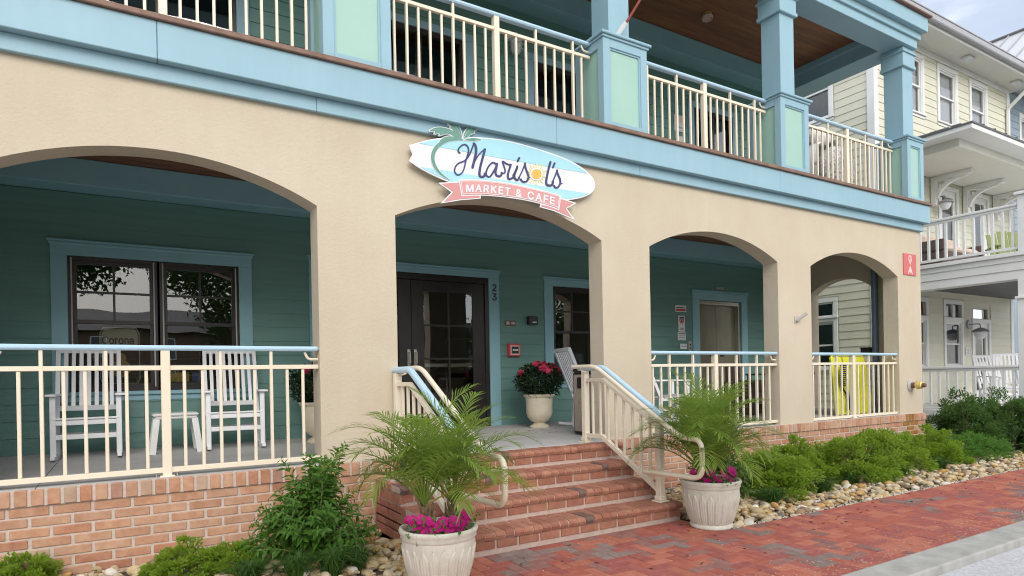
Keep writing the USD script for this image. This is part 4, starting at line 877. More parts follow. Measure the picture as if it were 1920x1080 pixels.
# signs in the porch windows
t = thing('window_sign', 'cream can shaped beer sign in the left porch window', 'sign')
can = spoly([(-.27, 1.50), (-.245, 1.44), (.10, 1.44), (.125, 1.50), (.125, 2.02), (.09, 2.09), (-.235, 2.09), (-.27, 2.02)])
WF = Frame((0, 2.655, 0), (1, 0, 0), (0, -1, 0)); flat = lambda g, d0, d1: WF((lambda v, f: (np.stack([v[:, 0], d0 + v[:, 2], v[:, 1]], 1), flip(f)))(*extrude(g, d1 - d0)))
WF = Frame((0, 2.70, 0), (1, 0, 0), (0, -1, 0))
part(t, 'outline', flat(can.difference(can.buffer(-.012)), 0, .01), 'beer_cream'); part(t, 'top_band', flat(can.buffer(-.02).intersection(sbox(-.3, 1.84, .2, 2.1)), 0, .004), 'beer_cream')
px_ = -.245
for ch in 'Corona':
    tm_ = meshkit.text_mesh(ch, .085, .004, True); v = np.array(tm_.vertices); v[:, 0] -= v[:, 0].min(); w_ = v[:, 0].max(); part(t, 'letter', WF((np.stack([v[:, 0] * .78 + px_, .005 + v[:, 2], v[:, 1] + 1.90], 1), flip(tm_.faces))), 'ink'); px_ += w_ * .78 + .007
part(t, 'picture', flat(Point(-.07, 1.62).buffer(.10).union(Point(-.07, 1.74).buffer(.055)).intersection(sbox(-.3, 1.52, .2, 1.80)), 0, .004), 'poster_yellow')
t = whole('poster', flat(sbox(.43, 1.455, .63, 1.565), 0, .004), 'poster_yellow', 'yellow poster low in the right hand sash of the left porch window', 'poster')
t = whole('poster', flat(sbox(.66, 1.455, .90, 1.565), 0, .004), 'poster_blue', 'blue poster low in the right hand sash of the left porch window', 'poster')
# facade fittings
t = thing('wall_plaque', 'red plaque with pale emblem at the right end of the stucco facade', 'plaque')
FW = Frame((0, 0, 0), (1, 0, 0), (0, -1, 0)); flatF = lambda g, d0, d1: FW((lambda v, f: (np.stack([v[:, 0], d0 + v[:, 2], v[:, 1]], 1), flip(f)))(*extrude(g, d1 - d0)))
part(t, 'board', FW(MB().box(11.475, 11.885, .001, .016, 3.08, 3.45, .003)), 'plaque_red')
cx = 11.68
em = unary_union([Point(cx, 3.375).buffer(.052).difference(Point(cx, 3.375).buffer(.04)), LineString([(cx - .05, 3.36), (cx, 3.27), (cx + .05, 3.36)]).buffer(.008), LineString([(cx, 3.41), (cx, 3.34)]).buffer(.008), LineString([(cx - .06, 3.11), (cx, 3.23), (cx + .06, 3.11)]).buffer(.012), LineString([(cx - .035, 3.15), (cx + .035, 3.15)]).buffer(.01), LineString([(cx, 3.23), (cx, 3.12)]).buffer(.008)])
part(t, 'emblem', flatF(em, .0161, .019), 'plaque_line')
t = thing('flag_bracket', 'small metal flag pole bracket on the stucco pillar right of the elevator arch', 'bracket')
part(t, 'plate', FW(MB().box(8.44, 8.52, .001, .012, 2.16, 2.26, .004)), 'grey_bead'); part(t, 'socket', MB().tube([[8.48, -.01, 2.19], [8.56, -.13, 2.29]], .022, 10), 'grey_bead', 40); part(t, 'socket_bolt', MB().tube([[8.48, -.02, 2.20], [8.48, -.05, 2.17]], .011, 8), 'chrome')
t = thing('hose_connection', 'brass fire hose connection on the rightmost stucco pillar', 'valve')
yz = lambda m, c: (lambda v, f: (np.stack([c[0] + v[:, 0], c[1] - v[:, 2], c[2] + v[:, 1]], 1), flip(f)))(*m)
part(t, 'flange', yz(lathe([(0, .0), (.105, .001), (.105, .014), (.06, .03), (0, .03)], 28), (11.64, -.001, 1.165)), 'grey_bead', 40)
part(t, 'neck', yz(lathe([(.05, .03), (.045, .10), (.055, .11)], 24), (11.64, 0, 1.165)), 'brown_metal', 40)
part(t, 'coupling', yz(lathe([(0, .10), (.062, .101), (.066, .15), (.06, .17), (.062, .19), (.05, .20), (0, .2)], 12), (11.64, 0, 1.165)), 'brass')
part(t, 'cap', yz(lathe([(0, .2), (.038, .201), (.036, .25), (.02, .26), (0, .262)], 16), (11.64, 0, 1.165)), 'brown_metal', 40)
for k in range(3): a = k * 2.1; part(t, 'lug', MB().tube([[11.64 + .06 * math.cos(a), -.13, 1.165 + .06 * math.sin(a)], [11.64 + .085 * math.cos(a), -.13, 1.165 + .085 * math.sin(a)]], .012, 6), 'brass')
whole('drain_pipe', MB().tube(bend([[11.70, .62, .68], [11.70, .62, 3.40], [11.70, .50, 3.83]], .1), .055, 14), 'pipe_blue', 'dark blue drain pipe inside the rightmost porch arch', 'pipe', smooth=40)
t = thing('wall_vent', 'black box on the dark blue pipe above the right porch railing', 'box'); part(t, 'case', MB().box(11.52, 11.72, .66, .80, 1.70, 1.84, .01), 'black_metal'); part(t, 'lid', MB().box(11.51, 11.73, .65, .81, 1.841, 1.86, .006), 'dark_frame')
# lime seat behind the right railing
t = thing('lime_seat', 'lime green moulded seat with black straps behind the rightmost porch railing', 'chair')
m = MB()
def panel_curve(m, x0, x1, pts, th):
    for (y0, z0), (y1, z1) in zip(pts, pts[1:]): bar_between(m, [(x0 + x1) / 2, y0, z0], [(x0 + x1) / 2, y1, z1], x1 - x0, th, (0, 1, .3))
bk = [(.55, .69), (.53, .95), (.56, 1.2), (.62, 1.45), (.66, 1.68)]
for a, b in ((10.35, 10.66), (10.70, 11.02), (11.03, 11.36)):
    m = MB(); panel_curve(m, a, b, bk, .03); part(t, 'shell_panel', m, 'lime')
part(t, 'shell_rim', MB().tube(bend([[10.33, .55, .69], [10.33, .60, 1.40], [10.38, .66, 1.71], [11.33, .66, 1.71], [11.38, .60, 1.40], [11.38, .55, .69]], .08), .018, 8), 'lime', True)
for k in range(11): part(t, 'strap', MB().box(10.40, 10.60, .50, .512, 1.18 + k * .034, 1.20 + k * .034), 'black_metal')
part(t, 'harness', MB().tube(bend([[10.42, .50, 1.56], [10.42, .49, 1.15], [10.58, .49, 1.0], [10.58, .50, .74]], .08), .016, 6).tube(bend([[10.6, .50, 1.56], [10.56, .49, 1.2], [10.63, .49, .95], [10.66, .50, .76]], .08), .013, 6), 'black_metal')
t = thing('porch_table', 'dark slatted table behind the left part of the rightmost porch railing', 'table', (9.95, 1.35, .69))
part(t, 'top', MB().box(-.5, .5, -.35, .35, .70, .73, .006), 'wicker_dark')
for sx in (-1, 1):
    for sy in (-1, 1): part(t, 'leg', MB().box(sx * .45 - .025, sx * .45 + .025, sy * .3 - .025, sy * .3 + .025, 0, .70), 'wicker_dark')
part(t, 'shelf', MB().box(-.45, .45, -.3, .3, .2, .23), 'wicker_dark')
t = thing('porch_chair', 'dark wicker armchair low behind the railing right of the elevator doors', 'chair', (9.0, 1.3, .69), 20)
part(t, 'seat', MB().box(-.28, .28, -.28, .25, .22, .40, .03), 'wicker_dark'); part(t, 'backrest', MB().box(-.28, .28, .2, .28, .40, .88, .03), 'wicker_dark')
for s in (-1, 1): part(t, 'armrest', MB().box(s * .30 - .04, s * .30 + .04, -.28, .28, .05, .62, .03), 'wicker_dark')
for sx in (-1, 1):
    for sy in (-1, 1): part(t, 'leg', MB().box(sx * .26 - .02, sx * .26 + .02, sy * .24 - .02, sy * .24 + .02, 0, .22), 'wicker_dark')
# balcony things
t = thing('egg_chair', 'round white wicker lounge chair with patterned cushion on the balcony', 'chair', (10.86, .98, 4.36))
sv = trimesh.creation.icosphere(3, 1.0); v = np.array(sv.vertices); keep = v[sv.faces].mean(1)[:, 1] > -.35
sh = trimesh.Trimesh(v * [.52, .46, .56] + [0, .05, .72], sv.faces[keep], process=False); part(t, 'shell', (sh.vertices, sh.faces), 'white_gauze', True)
cs = trimesh.creation.icosphere(3, 1.0); cv = np.array(cs.vertices); part(t, 'cushion', (cv * [.40, .26, .42] * (1 + .06 * meshkit.noise(cv * 3, 3)[:, None]) + [.10, -.12, .68], cs.faces), 'grey_weave', True)
part(t, 'headrest', (cv * [.30, .18, .16] + [-.2, .0, 1.28], cs.faces), 'white_gauze', True)
for k in range(4): a = k * PI / 2 + .6; part(t, 'leg', MB().tube([[.2 * math.cos(a), .2 * math.sin(a), .30], [.36 * math.cos(a), .36 * math.sin(a), 0]], [.03, .022], 8), 'terracotta')
t = thing('balcony_table', 'narrow dark bar table at the right end of the balcony', 'table', (11.60, 1.75, 4.36))
part(t, 'top', MB().box(-.42, .45, -.2, .2, .74, .78, .006), 'wicker_dark'); part(t, 'rail', MB().box(-.40, .43, -.18, .18, .62, .65, .004), 'wicker_dark')
for sx in (-.38, .41):
    for sy in (-.16, .16): part(t, 'leg', MB().box(sx - .02, sx + .02, sy - .02, sy + .02, 0, .74), 'wicker_dark')
t = thing('wall_lamp', 'caged wall lamp on the upper siding above the surfboard sign', 'lamp')
part(t, 'mount', MB().box(5.10, 5.30, 2.50, 2.58, 6.66, 6.80, .01), 'house_white'); part(t, 'glass_jar', lathe([(0, 6.42), (.06, 6.43), (.08, 6.50), (.08, 6.62), (.05, 6.66)], 20)[0] + np.array([5.2, 2.44, 0]) if 0 else ((lambda q: (q[0] + np.array([5.2, 2.42, 0]), q[1]))(lathe([(0, 6.42), (.06, 6.43), (.08, 6.50), (.08, 6.62), (.05, 6.66)], 20))), 'curtain', True)
part(t, 'arm', MB().tube([[5.2, 2.55, 6.72], [5.2, 2.42, 6.72], [5.2, 2.42, 6.66]], .03, 8), 'house_white')
for z in (6.48, 6.56, 6.63):
    a = np.linspace(0, 2 * PI, 17); part(t, 'cage_ring', MB().tube(np.c_[5.2 + .095 * np.cos(a), 2.42 + .095 * np.sin(a), np.full(17, z)], .006, 5), 'house_white')
t = wallbox('notice', 'pink and white notice on the upper siding behind the balcony railing', 'notice', 8.72, 8.96, 5.95, 6.25, .01, 'sign_white', [('band', .02, .98, .55, .98, 'plaque_line'), ('line', .1, .9, .2, .28, 'grey_bead')])
wallbox('meter_box', 'white box below the pink notice on the upper siding', 'box', 8.74, 8.94, 5.35, 5.85, .05, 'white_plastic', [('door', .1, .9, .08, .92, 'sign_white')])
t = thing('ceiling_lamp', 'small brass lamp on the brown balcony ceiling', 'lamp', (8.48, 1.55, 7.52))
part(t, 'canopy', lathe([(0, 0), (.075, 0), (.075, -.02), (.03, -.03)][::-1], 20), 'brass', 40); part(t, 'shade', lathe([(.09, -.10), (.095, -.05), (.06, -.03), (.02, -.03)], 8), 'cushion')
t = thing('flag_pole', 'dark red flag pole leaning out of a white bracket on the balcony pier', 'pole')
part(t, 'bracket', MB().tube([[5.20, .09, 5.60], [5.25, -.02, 5.72]], .03, 8).box(5.12, 5.28, .06, .12, 5.54, 5.58, .01), 'house_white'); part(t, 'pole', MB().tube([[5.24, -.01, 5.69], [5.60, -.55, 6.55]], .016, 8), 'pole_red', 40)

# ------------------------------------------------------------ the yellow house next door
YH = thing('yellow_house', 'pale yellow sided house with white porch, balcony and bracketed awning, right of the cafe', 'house')
NF = Frame((0, 2.0, 0), (1, 0, 0), (0, -1, 0)); SF = Frame((14.3, 0, 0), (0, -1, 0), (-1, 0, 0))
WU = [(15.62, 16.38), (17.2, 18.02), (18.84, 19.64)]
FH = [(a, b, 7.55, 8.86) for a, b in WU] + [(17.15, 17.95, 3.64, 5.88), (18.85, 19.62, 3.64, 5.92), (15.62, 16.36, 1.50, 2.62), (15.62, 16.36, 2.74, 3.06), (17.3, 18.1, 1.50, 2.62), (17.3, 18.1, 2.74, 3.06), (18.74, 19.57, .62, 2.62), (18.74, 19.57, 2.74, 3.0)]
SH = [(-4.05, -3.03, 7.47, 8.84), (-4.6, -3.02, 1.50, 2.62), (-4.6, -3.02, 2.74, 3.08)]
part(YH, 'front_wall', wall_core(NF, 14.3, 21.0, -.1, 9.3, FH), 'house_yellow')
part(YH, 'left_wall', wall_core(SF, -13, -2.145, -.1, 9.3, SH), 'house_yellow')
boards(YH, NF, 14.44, 20.86, .62, 9.0, .18, grow(FH, .13, .13, .12), 'house_yellow')
boards(YH, SF, -13, -2.14, .2, 9.0, .18, grow(SH, .13, .13, .12), 'house_yellow')
part(YH, 'corner_board', MB().box(14.27, 14.44, 1.965, 2.135, -.1, 9.0, .004), 'house_white'); part(YH, 'corner_board', MB().box(20.86, 21.02, 1.965, 2.1, -.1, 9.0, .004), 'house_white')
part(YH, 'frieze', NF(MB().box(14.3, 21, .001, .03, 9.0, 9.14, .004)), 'house_white')
for h in FH[:3] + FH[5:9]:
    tall = h[3] - h[2] > .6
    trim_around(YH, NF, *h, .10, 'house_white', top=.10, cap=False, d=.028, sill=tall)
    if tall: sash_window(YH, NF, *h, 'house_white', 'house_glass', None, 1, None, .5, .03, .022, back='curtain' if h[2] > 5 else 'screen_dark')
    else: part(YH, 'transom', NF(pane(h[0], h[1], -.05, h[2], h[3])), 'house_glass'); part(YH, 'transom_bar', NF(MB().box((h[0] + h[1]) / 2 - .015, (h[0] + h[1]) / 2 + .015, -.049, .0, h[2], h[3])), 'house_white')
for h in SH:
    trim_around(YH, SF, *h, .10, 'house_white', top=.10, cap=False, d=.028)
    if h[3] - h[2] > .6: sash_window(YH, SF, *h, 'house_white', 'house_glass', None, 2 if h[2] < 5 else 1, None, .5, .03, .022, back='screen_dark')
    else: part(YH, 'transom', SF(pane(h[0], h[1], -.05, h[2], h[3])), 'house_glass'); part(YH, 'transom_frame', SF(MB().box(h[0], h[1], -.05, .0, h[3] - .035, h[3]).box(h[0], h[1], -.05, .0, h[2], h[2] + .035).box(h[1] - .04, h[1], -.05, .0, h[2] + .036, h[3] - .036).box((h[0] + h[1]) / 2 - .02, (h[0] + h[1]) / 2 + .02, -.05, .0, h[2] + .036, h[3] - .036)), 'house_white')
for h in FH[3:5] + [FH[9]]:
    trim_around(YH, NF, *h, .10, 'house_white', top=.10, cap=False, sill=False, d=.028)
    a, b, c, d = h
    dd = part(YH, 'door', NF(MB().box(a, a + .13, -.06, -.01, c, d, .003).box(b - .13, b, -.06, -.01, c, d, .003).box(a + .13, b - .13, -.06, -.011, d - .16, d, .003).box(a + .13, b - .13, -.06, -.011, c, c + .25, .003).box(a + .13, b - .13, -.06, -.012, c + .9, c + .98)), 'house_white')
    part(dd, 'pane', NF(pane(a + .13, b - .13, -.04, c + .25, c + .9)), 'house_glass'); part(dd, 'pane', NF(pane(a + .13, b - .13, -.04, c + .98, d - .16)), 'house_glass'); part(dd, 'curtain', NF(MB().box(a + .1, b - .1, -.12, -.11, c, d)), 'screen_dark')
h = FH[10]; part(YH, 'transom', NF(pane(h[0], h[1], -.05, h[2], h[3])), 'house_glass')
part(YH, 'interior_room', MB().box(14.5, 20.9, 2.9, 3.0, -.1, 9.2).box(15.3, 15.4, 3.0, 12, -.1, 9.2), 'dark_room')
# eave, gutter, soffit lamps, downspout
part(YH, 'soffit', MB().box(13.8, 21.3, 1.38, 2.6, 9.14, 9.17), 'house_soffit'); part(YH, 'fascia', MB().box(13.78, 21.32, 1.345, 1.379, 9.10, 9.30, .004), 'house_white')
part(YH, 'gutter', MB().box(13.75, 21.34, 1.22, 1.344, 9.16, 9.31, .02).box(13.74, 21.35, 1.205, 1.23, 9.30, 9.33, .005), 'gutter_grey')
part(YH, 'roof', (np.array([[13.75, 1.25, 9.34], [21.35, 1.25, 9.34], [21.35, 7, 9.75], [13.75, 7, 9.75], [13.75, 1.25, 9.31], [21.35, 1.25, 9.31], [21.35, 12, 9.31], [13.75, 12, 9.31]]), np.array([[0, 1, 2, 3], [4, 7, 6, 5], [0, 4, 5, 1], [3, 2, 6, 7], [1, 5, 6, 2], [0, 3, 7, 4]])), 'roof_dark')
for x in (17.9, 20.6): part(YH, 'soffit_lamp', MB().box(x - .16, x + .16, 1.55, 1.75, 9.06, 9.14, .02), 'curtain')
part(YH, 'downspout', MB().tube(bend([[20.75, 1.30, 9.17], [20.75, 1.35, 9.0], [20.80, 1.93, 8.55], [20.80, 1.93, 6.9]], .06), .05, 8), 'house_white', 40)
part(YH, 'roof_turret', MB().box(15.2, 16.75, 3.0, 4.2, 9.4, 10.7, .01), 'house_white'); part(YH, 'vent_post', MB().tube([[16.55, 2.4, 9.4], [16.55, 2.4, 10.25]], .03, 8).box(16.35, 16.75, 2.25, 2.55, 10.25, 10.29), 'gutter_grey')
# awning over the balcony
ax0, ax1, ay, az = 14.42, 21.3, .13, 6.36
part(YH, 'awning_soffit', MB().box(ax0 + .06, ax1, ay + .06, 1.97, az - .10, az - .06), 'house_soffit'); part(YH, 'awning_frieze', MB().box(ax0 + .42, ax1, ay + .42, 1.96, az - .30, az - .101, .005), 'house_soffit')
part(YH, 'awning_fascia', MB().box(ax0 + .02, ax1, ay + .02, 1.96, az - .13, az - .005, .006), 'house_white')
rv = [[ax0, ay, az], [ax1, ay, az], [ax1, 1.97, az + .62], [ax0 + 1.84, 1.97, az + .62], [ax0, 1.97, az]]
part(YH, 'awning_roof', (np.array(rv + [[p[0], p[1], p[2] - .035] for p in rv[:2]] + [[ax0, 1.97, az - .035]]), np.array([[0, 1, 2], [0, 2, 3], [0, 3, 4], [0, 5, 6], [0, 6, 1], [4, 7, 5], [4, 5, 0], [5, 7, 6], [6, 7, 2]])), 'roof_dark')
for k in range(4): s = .2 + .22 * k; part(YH, 'awning_seam', MB().tube([[ax0, ay + 1.84 * s, az + .012], [ax0 + 1.84 * s, ay + 1.84 * s, az + .62 * s + .012]], .016, 4), 'roof_dark')
for k in range(12): x = ax0 + .5 + .5 * k; s = min(1, .5 * (k + 1) / 1.84); part(YH, 'awning_seam', MB().tube([[x, ay, az + .012], [x, ay + 1.84 * s, az + .62 * s + .012]], .016, 4), 'roof_dark')
for x in (16.7, 18.3, 19.95):
    m = MB().box(x - .06, x + .06, 1.86, 1.97, 5.45, 6.055, .006).box(x - .06, x + .06, 1.10, 1.859, 5.95, 6.055, .006)
    a = np.linspace(0, PI / 2, 12)
    for p, q in zip(a, a[1:]): bar_between(m, [x, 1.20 + .62 * math.sin(p) * 1.05, 5.95 - .42 * (1 - math.cos(p))], [x, 1.20 + .62 * math.sin(q) * 1.05, 5.95 - .42 * (1 - math.cos(q))], .09, .08)
    m.box(x - .075, x + .075, 1.84, 1.97, 5.38, 5.449, .01)
    part(YH, 'bracket', m, 'house_white')
# porch: deck, beam, ceiling, column, newel
px = 14.5
part(YH, 'porch_deck', MB().box(px - .06, 21, -.95, 1.96, .46, .60, .006), 'house_white'); part(YH, 'porch_skirt', MB().box(px - .02, 21, -.90, 1.95, -.1, .459), 'house_white')
part(YH, 'balcony_deck', MB().box(px - .07, 21, -1.05, 1.96, 3.56, 3.64, .006), 'house_white')
for z0, z1, e in ((3.12, 3.29, .0), (3.291, 3.45, .015), (3.451, 3.559, .03)): part(YH, 'porch_beam', MB().box(px - e, px + .3, -1.0, 1.96, z0, z1, .005).box(px + .301, 21, -1.0, -.7, z0, z1, .005), 'house_white')
part(YH, 'porch_ceiling', MB().box(px + .301, 21, -.69, 1.95, 3.33, 3.36), 'roof_dark')
part(YH, 'porch_column', MB().box(px - .03, px + .42, -.98, -.53, .6, 2.74, .008).box(px - .06, px + .45, -1.01, -.50, 2.74, 2.79, .008).box(px - .02, px + .41, -.97, -.54, 2.791, 3.119, .006), 'house_white')
part(YH, 'newel_post', MB().box(px - .05, px + .22, -.83, -.56, 3.64, 4.70, .008).box(px - .09, px + .26, -.87, -.52, 4.701, 4.76, .01), 'house_white')
def side_rail(label, z0, zt, y0, y1, n):
    t = thing('house_railing', label, 'railing')
    part(t, 'top_rail', MB().box(px - .04, px + .05, y0, y1, zt - .05, zt, .008), 'house_white'); part(t, 'sub_rail', MB().box(px - .02, px + .03, y0, y1, zt - .10, zt - .051, .004), 'house_white'); part(t, 'bottom_rail', MB().box(px - .02, px + .03, y0, y1, z0 + .05, z0 + .10, .004), 'house_white')
    for k in range(n): y = y0 + (y1 - y0) * (k + .5) / n; part(t, 'baluster', MB().box(px - .018, px + .028, y - .022, y + .022, z0 + .101, zt - .101, .003), 'house_white')
side_rail('white balcony railing of the yellow house, above the porch beam', 3.64, 4.56, -.555, 1.93, 15)
side_rail('white ground floor porch railing of the yellow house, behind the dark shrubs', .60, 1.49, -.525, 1.93, 15)
def lantern(label, x, y, z, s=1.):
    t = thing('porch_lantern', label, 'lamp', (x, y, z))
    part(t, 'globe', lathe([(0, -.16 * s), (.06 * s, -.15 * s), (.11 * s, -.08 * s), (.12 * s, 0), (.0, .0)], 16), 'curtain', 40); part(t, 'shade', lathe([(.17 * s, .0), (.13 * s, .05 * s), (.05 * s, .09 * s), (0, .10 * s)], 16), 'gutter_grey', 40)
    part(t, 'arm', MB().tube(bend([[0, 0, .09 * s], [0, 0, .18 * s], [0, .22 * s, .18 * s]], .06), .014, 6), 'gutter_grey'); part(t, 'wall_disc', MB().tube([[0, .2 * s, .18 * s], [0, .235 * s, .18 * s]], .10 * s, 14), 'gutter_grey')
lantern('glass porch lamp beside the ground floor door of the yellow house', 18.45, 1.72, 2.36, 1.15)
lantern('glass lamp under the awning bracket on the balcony of the yellow house', 16.85, 1.74, 5.42, 1.0)
t = thing('house_number_plate', 'small white number plate between window and door of the yellow house', 'plate'); part(t, 'plate', NF(MB().box(18.24, 18.44, .02, .035, 1.78, 1.98, .004)), 'house_white')
tm_ = meshkit.text_mesh('2', .12, .004, True); v = np.array(tm_.vertices); part(t, 'numeral', NF((np.stack([v[:, 0] + 18.30, .036 + v[:, 2], v[:, 1] + 1.82], 1), flip(tm_.faces))), 'grey_bead')
rocking_chair('white rocking chair on the porch of the yellow house, nearer the street', 16.1, .15, .6, -60)
rocking_chair('white rocking chair on the porch of the yellow house, nearer the door', 17.3, .9, .6, -40)
t = thing('balcony_sofa', 'dark wicker sofa with tan cushion on the balcony of the yellow house', 'sofa', (16.0, 1.35, 3.64))
part(t, 'frame', MB().box(-.9, .9, -.35, .35, .05, .38, .02), 'wicker_dark'); part(t, 'backrest', MB().box(-.9, .9, .27, .36, .38, .85, .03), 'wicker_dark'); part(t, 'cushion', MB().box(-.78, .78, -.33, .26, .381, .52, .05), 'cushion'); part(t, 'back_cushion', MB().box(-.76, .76, .12, .265, .521, .82, .05), 'cushion')
for s in (-1, 1): part(t, 'armrest', MB().box(s * .86 - .06, s * .86 + .06, -.36, .27, .381, .62, .02), 'wicker_dark')
t = thing('garden_chair', 'green slatted garden chair on the balcony of the yellow house', 'chair', (17.6, .75, 3.64), -50)
for k in range(6):
    m = MB(); u = -.25 + .1 * k; bar_between(m, [u, .18, .35], [u * 1.1, .45, 1.08 - .03 * abs(k - 2.5)], .085, .02, (0, 1, 0)); part(t, 'back_slat', m, 'green_chair')
for k in range(6): part(t, 'seat_slat', MB().box(-.27, .27, -.35 + .09 * k, -.27 + .09 * k, .40 - .014 * k, .42 - .014 * k), 'green_chair')
for s in (-1, 1):
    part(t, 'armrest', MB().box(s * .33 - .07, s * .33 + .07, -.40, .32, .60, .625, .006), 'green_chair'); part(t, 'front_leg', MB().box(s * .31 - .03, s * .31 + .03, -.36, -.27, 0, .599), 'green_chair')
    m = MB(); bar_between(m, [s * .29, .35, 0], [s * .29, .05, .36], .03, .1, (0, 1, 0)); part(t, 'rear_leg', m, 'green_chair')
# blue house behind
BH = thing('blue_house', 'blue sided house with a pale standing seam metal roof beyond the yellow house', 'house')
B2 = Frame((0, 2.3, 0), (1, 0, 0), (0, -1, 0)); bh = [(22.6, 23.4, 7.3, 8.8), (24.6, 25.4, 7.3, 8.8)]
part(BH, 'front_wall', wall_core(B2, 21.1, 29, -.1, 9.4, bh), 'house_blue'); boards(BH, B2, 21.1, 29, 5.0, 9.3, .2, grow(bh, .13, .12, .12), 'house_blue')
for h in bh: trim_around(BH, B2, *h, .12, 'house_white', top=.12, cap=False); sash_window(BH, B2, *h, 'house_white', 'house_glass', None, 1, None, .5, .03, .022, back='curtain')
part(BH, 'roof', (np.array([[21.2, .9, 9.45], [25.2, .9, 12.45], [25.2, 9, 12.45], [21.2, 9, 9.45], [29.2, .9, 9.45], [29.2, 9, 9.45]]), np.array([[0, 1, 2], [0, 2, 3], [1, 4, 5], [1, 5, 2], [0, 4, 1], [3, 2, 5], [0, 3, 5], [0, 5, 4]])), 'roof_metal')
for k in range(16): y = 1.0 + .5 * k; part(BH, 'roof_seam', MB().tube([[21.2, y, 9.475], [25.2, y, 12.475]], .024, 4), 'gutter_grey')
part(BH, 'ridge_cap', MB().tube([[25.2, .88, 12.47], [25.2, 9, 12.47]], .06, 6), 'roof_dark')

# ------------------------------------------------------------ shrubs, grasses, stones
def shrub(name, label, x, y, rad, h, seed, n, lsize, mat, stems=6, clumps=60, upright=.6, wl=.5, flowers_=0):
    r = np.random.default_rng(seed); t = thing(name, label, 'shrub', (x, y, -.03))
    m = MB()
    for k in range(stems):
        a = r.uniform(0, 2 * PI); q = r.uniform(.2, .8); m.tube([[.03 * math.cos(a), .03 * math.sin(a), 0], [rad[0] * q * .5 * math.cos(a), rad[1] * q * .5 * math.sin(a), h * .45], [rad[0] * q * math.cos(a), rad[1] * q * math.sin(a), h * .85]], [.010, .007, .003], 5)
    part(t, 'stems', m, 'twig')
    C = unit(r, clumps); C[:, 2] = np.abs(C[:, 2]) * 1.1 - .2; C /= np.linalg.norm(C, axis=1, keepdims=True)
    C = C * r.uniform(.62, 1.0, clumps)[:, None] * (1 + .16 * r.normal(size=clumps))[:, None].clip(.75, 1.28)
    ci = r.integers(clumps, size=n); c = C[ci]; cr = .165 * r.uniform(.7, 1.3, clumps)[ci][:, None]
    off = unit(r, n) * (r.random(n) ** .4)[:, None]
    P = c + off * cr; P[:, 2] = P[:, 2].clip(-.2)
    d = off * .7 + c * .5 + unit(r, n) * .4 + [0, 0, upright]
    W = P * [rad[0], rad[1], h * .76] + [0, 0, h * .22]
    part(t, 'foliage', leaf_cards(W, d, unit(r, n) * .55 + [0, -.25, .8], lsize * r.uniform(.7, 1.25, n), lsize * wl, .2, .12), mat)
    if flowers_:
        m = MB()
        for k in range(flowers_):
            q = W[r.integers(n)] * [1.04, 1.04, 1.02]; bloom(m, q, [0, -.5, 1], .012, r, 4)
        part(t, 'blossoms', m, 'white_bloom', kind='stuff')
    return t
def stem_shrub(name, label, x, y, rad, h, seed, stems, lsize, wl, mat, shoots=0):
    """arching stems that carry pairs of leaves"""
    r = np.random.default_rng(seed); t = thing(name, label, 'shrub', (x, y, -.03)); P, D, N_, L = [], [], [], []
    for k in range(stems + shoots):
        sh = k >= stems; a = r.uniform(0, 2 * PI); q = math.sqrt(r.random()) * (.75 if sh else 1.0); hh = h * (r.uniform(1.05, 1.32) if sh else (1.02 - .75 * q * q) * r.uniform(.75, 1.12))
        e = np.array([rad[0] * q * math.cos(a), rad[1] * q * math.sin(a), hh]); mid = e * [.35, .35, .72] + r.normal(0, .03, 3)
        u = np.linspace(0, 1, 14)[:, None]; c = 2 * u * (1 - u) * mid + u * u * e
        part(t, 'stem', MB().tube(c, np.linspace(.006, .0018, 14), 4), 'stem')
        ln = np.linalg.norm(np.diff(c, axis=0), axis=1).sum(); n = max(5, int(ln * .8 / .036))
        for j in range(n):
            uu = 1 - .8 * (j / n) ** 1.1; p = 2 * uu * (1 - uu) * mid + uu * uu * e; tg = 2 * (1 - uu) * mid + 2 * uu * (e - mid); tg /= np.linalg.norm(tg)
            s1 = np.cross(tg, [0.2, .1, 1.]); s1 /= np.linalg.norm(s1); s2 = np.cross(tg, s1); b_ = s1 if j % 2 else s2
            for sg in (-1, 1):
                P.append(p); D.append(b_ * sg + tg * r.uniform(.3, .9) + r.normal(0, .2, 3) + [0, 0, -.1]); N_.append(tg + r.normal(0, .3, 3) + [0, 0, .4]); L.append(lsize * r.uniform(.6, 1.15) * (.55 + .45 * min(1, j / 4)))
    L = np.array(L); part(t, 'foliage', leaf_cards(np.array(P), np.array(D), np.array(N_), L, L * wl, .18, .16), mat)
stem_shrub('leafy_shrub', 'large mid green shrub with pointed leaves against the brick base left of the steps', 1.24, -.72, (.54, .42), .70, 41, 120, .105, .42, 'leaf_mid', 12)
shrub('small_shrub', 'low yellow green shrub in the stones, in front of the left brick base', .33, -.60, (.27, .26), .27, 43, 4200, .031, 'leaf_bright', 5, 70, .4, .55)
shrub('small_shrub', 'low yellow green shrub between the smaller one and the large leafy shrub', .66, -.66, (.24, .24), .25, 44, 4200, .031, 'leaf_bright', 5, 70, .4, .55)
shrub('small_shrub', 'low yellow green shrub in the bottom left corner of the view', -.70, -.22, (.27, .25), .28, 45, 4200, .031, 'leaf_bright', 5, 70, .4, .55)
stem_shrub('dark_shrub', 'dark green leafy shrub directly right of the right planter', 5.62, -1.02, (.54, .46), .66, 46, 90, .085, .40, 'leaf_dark', 4)
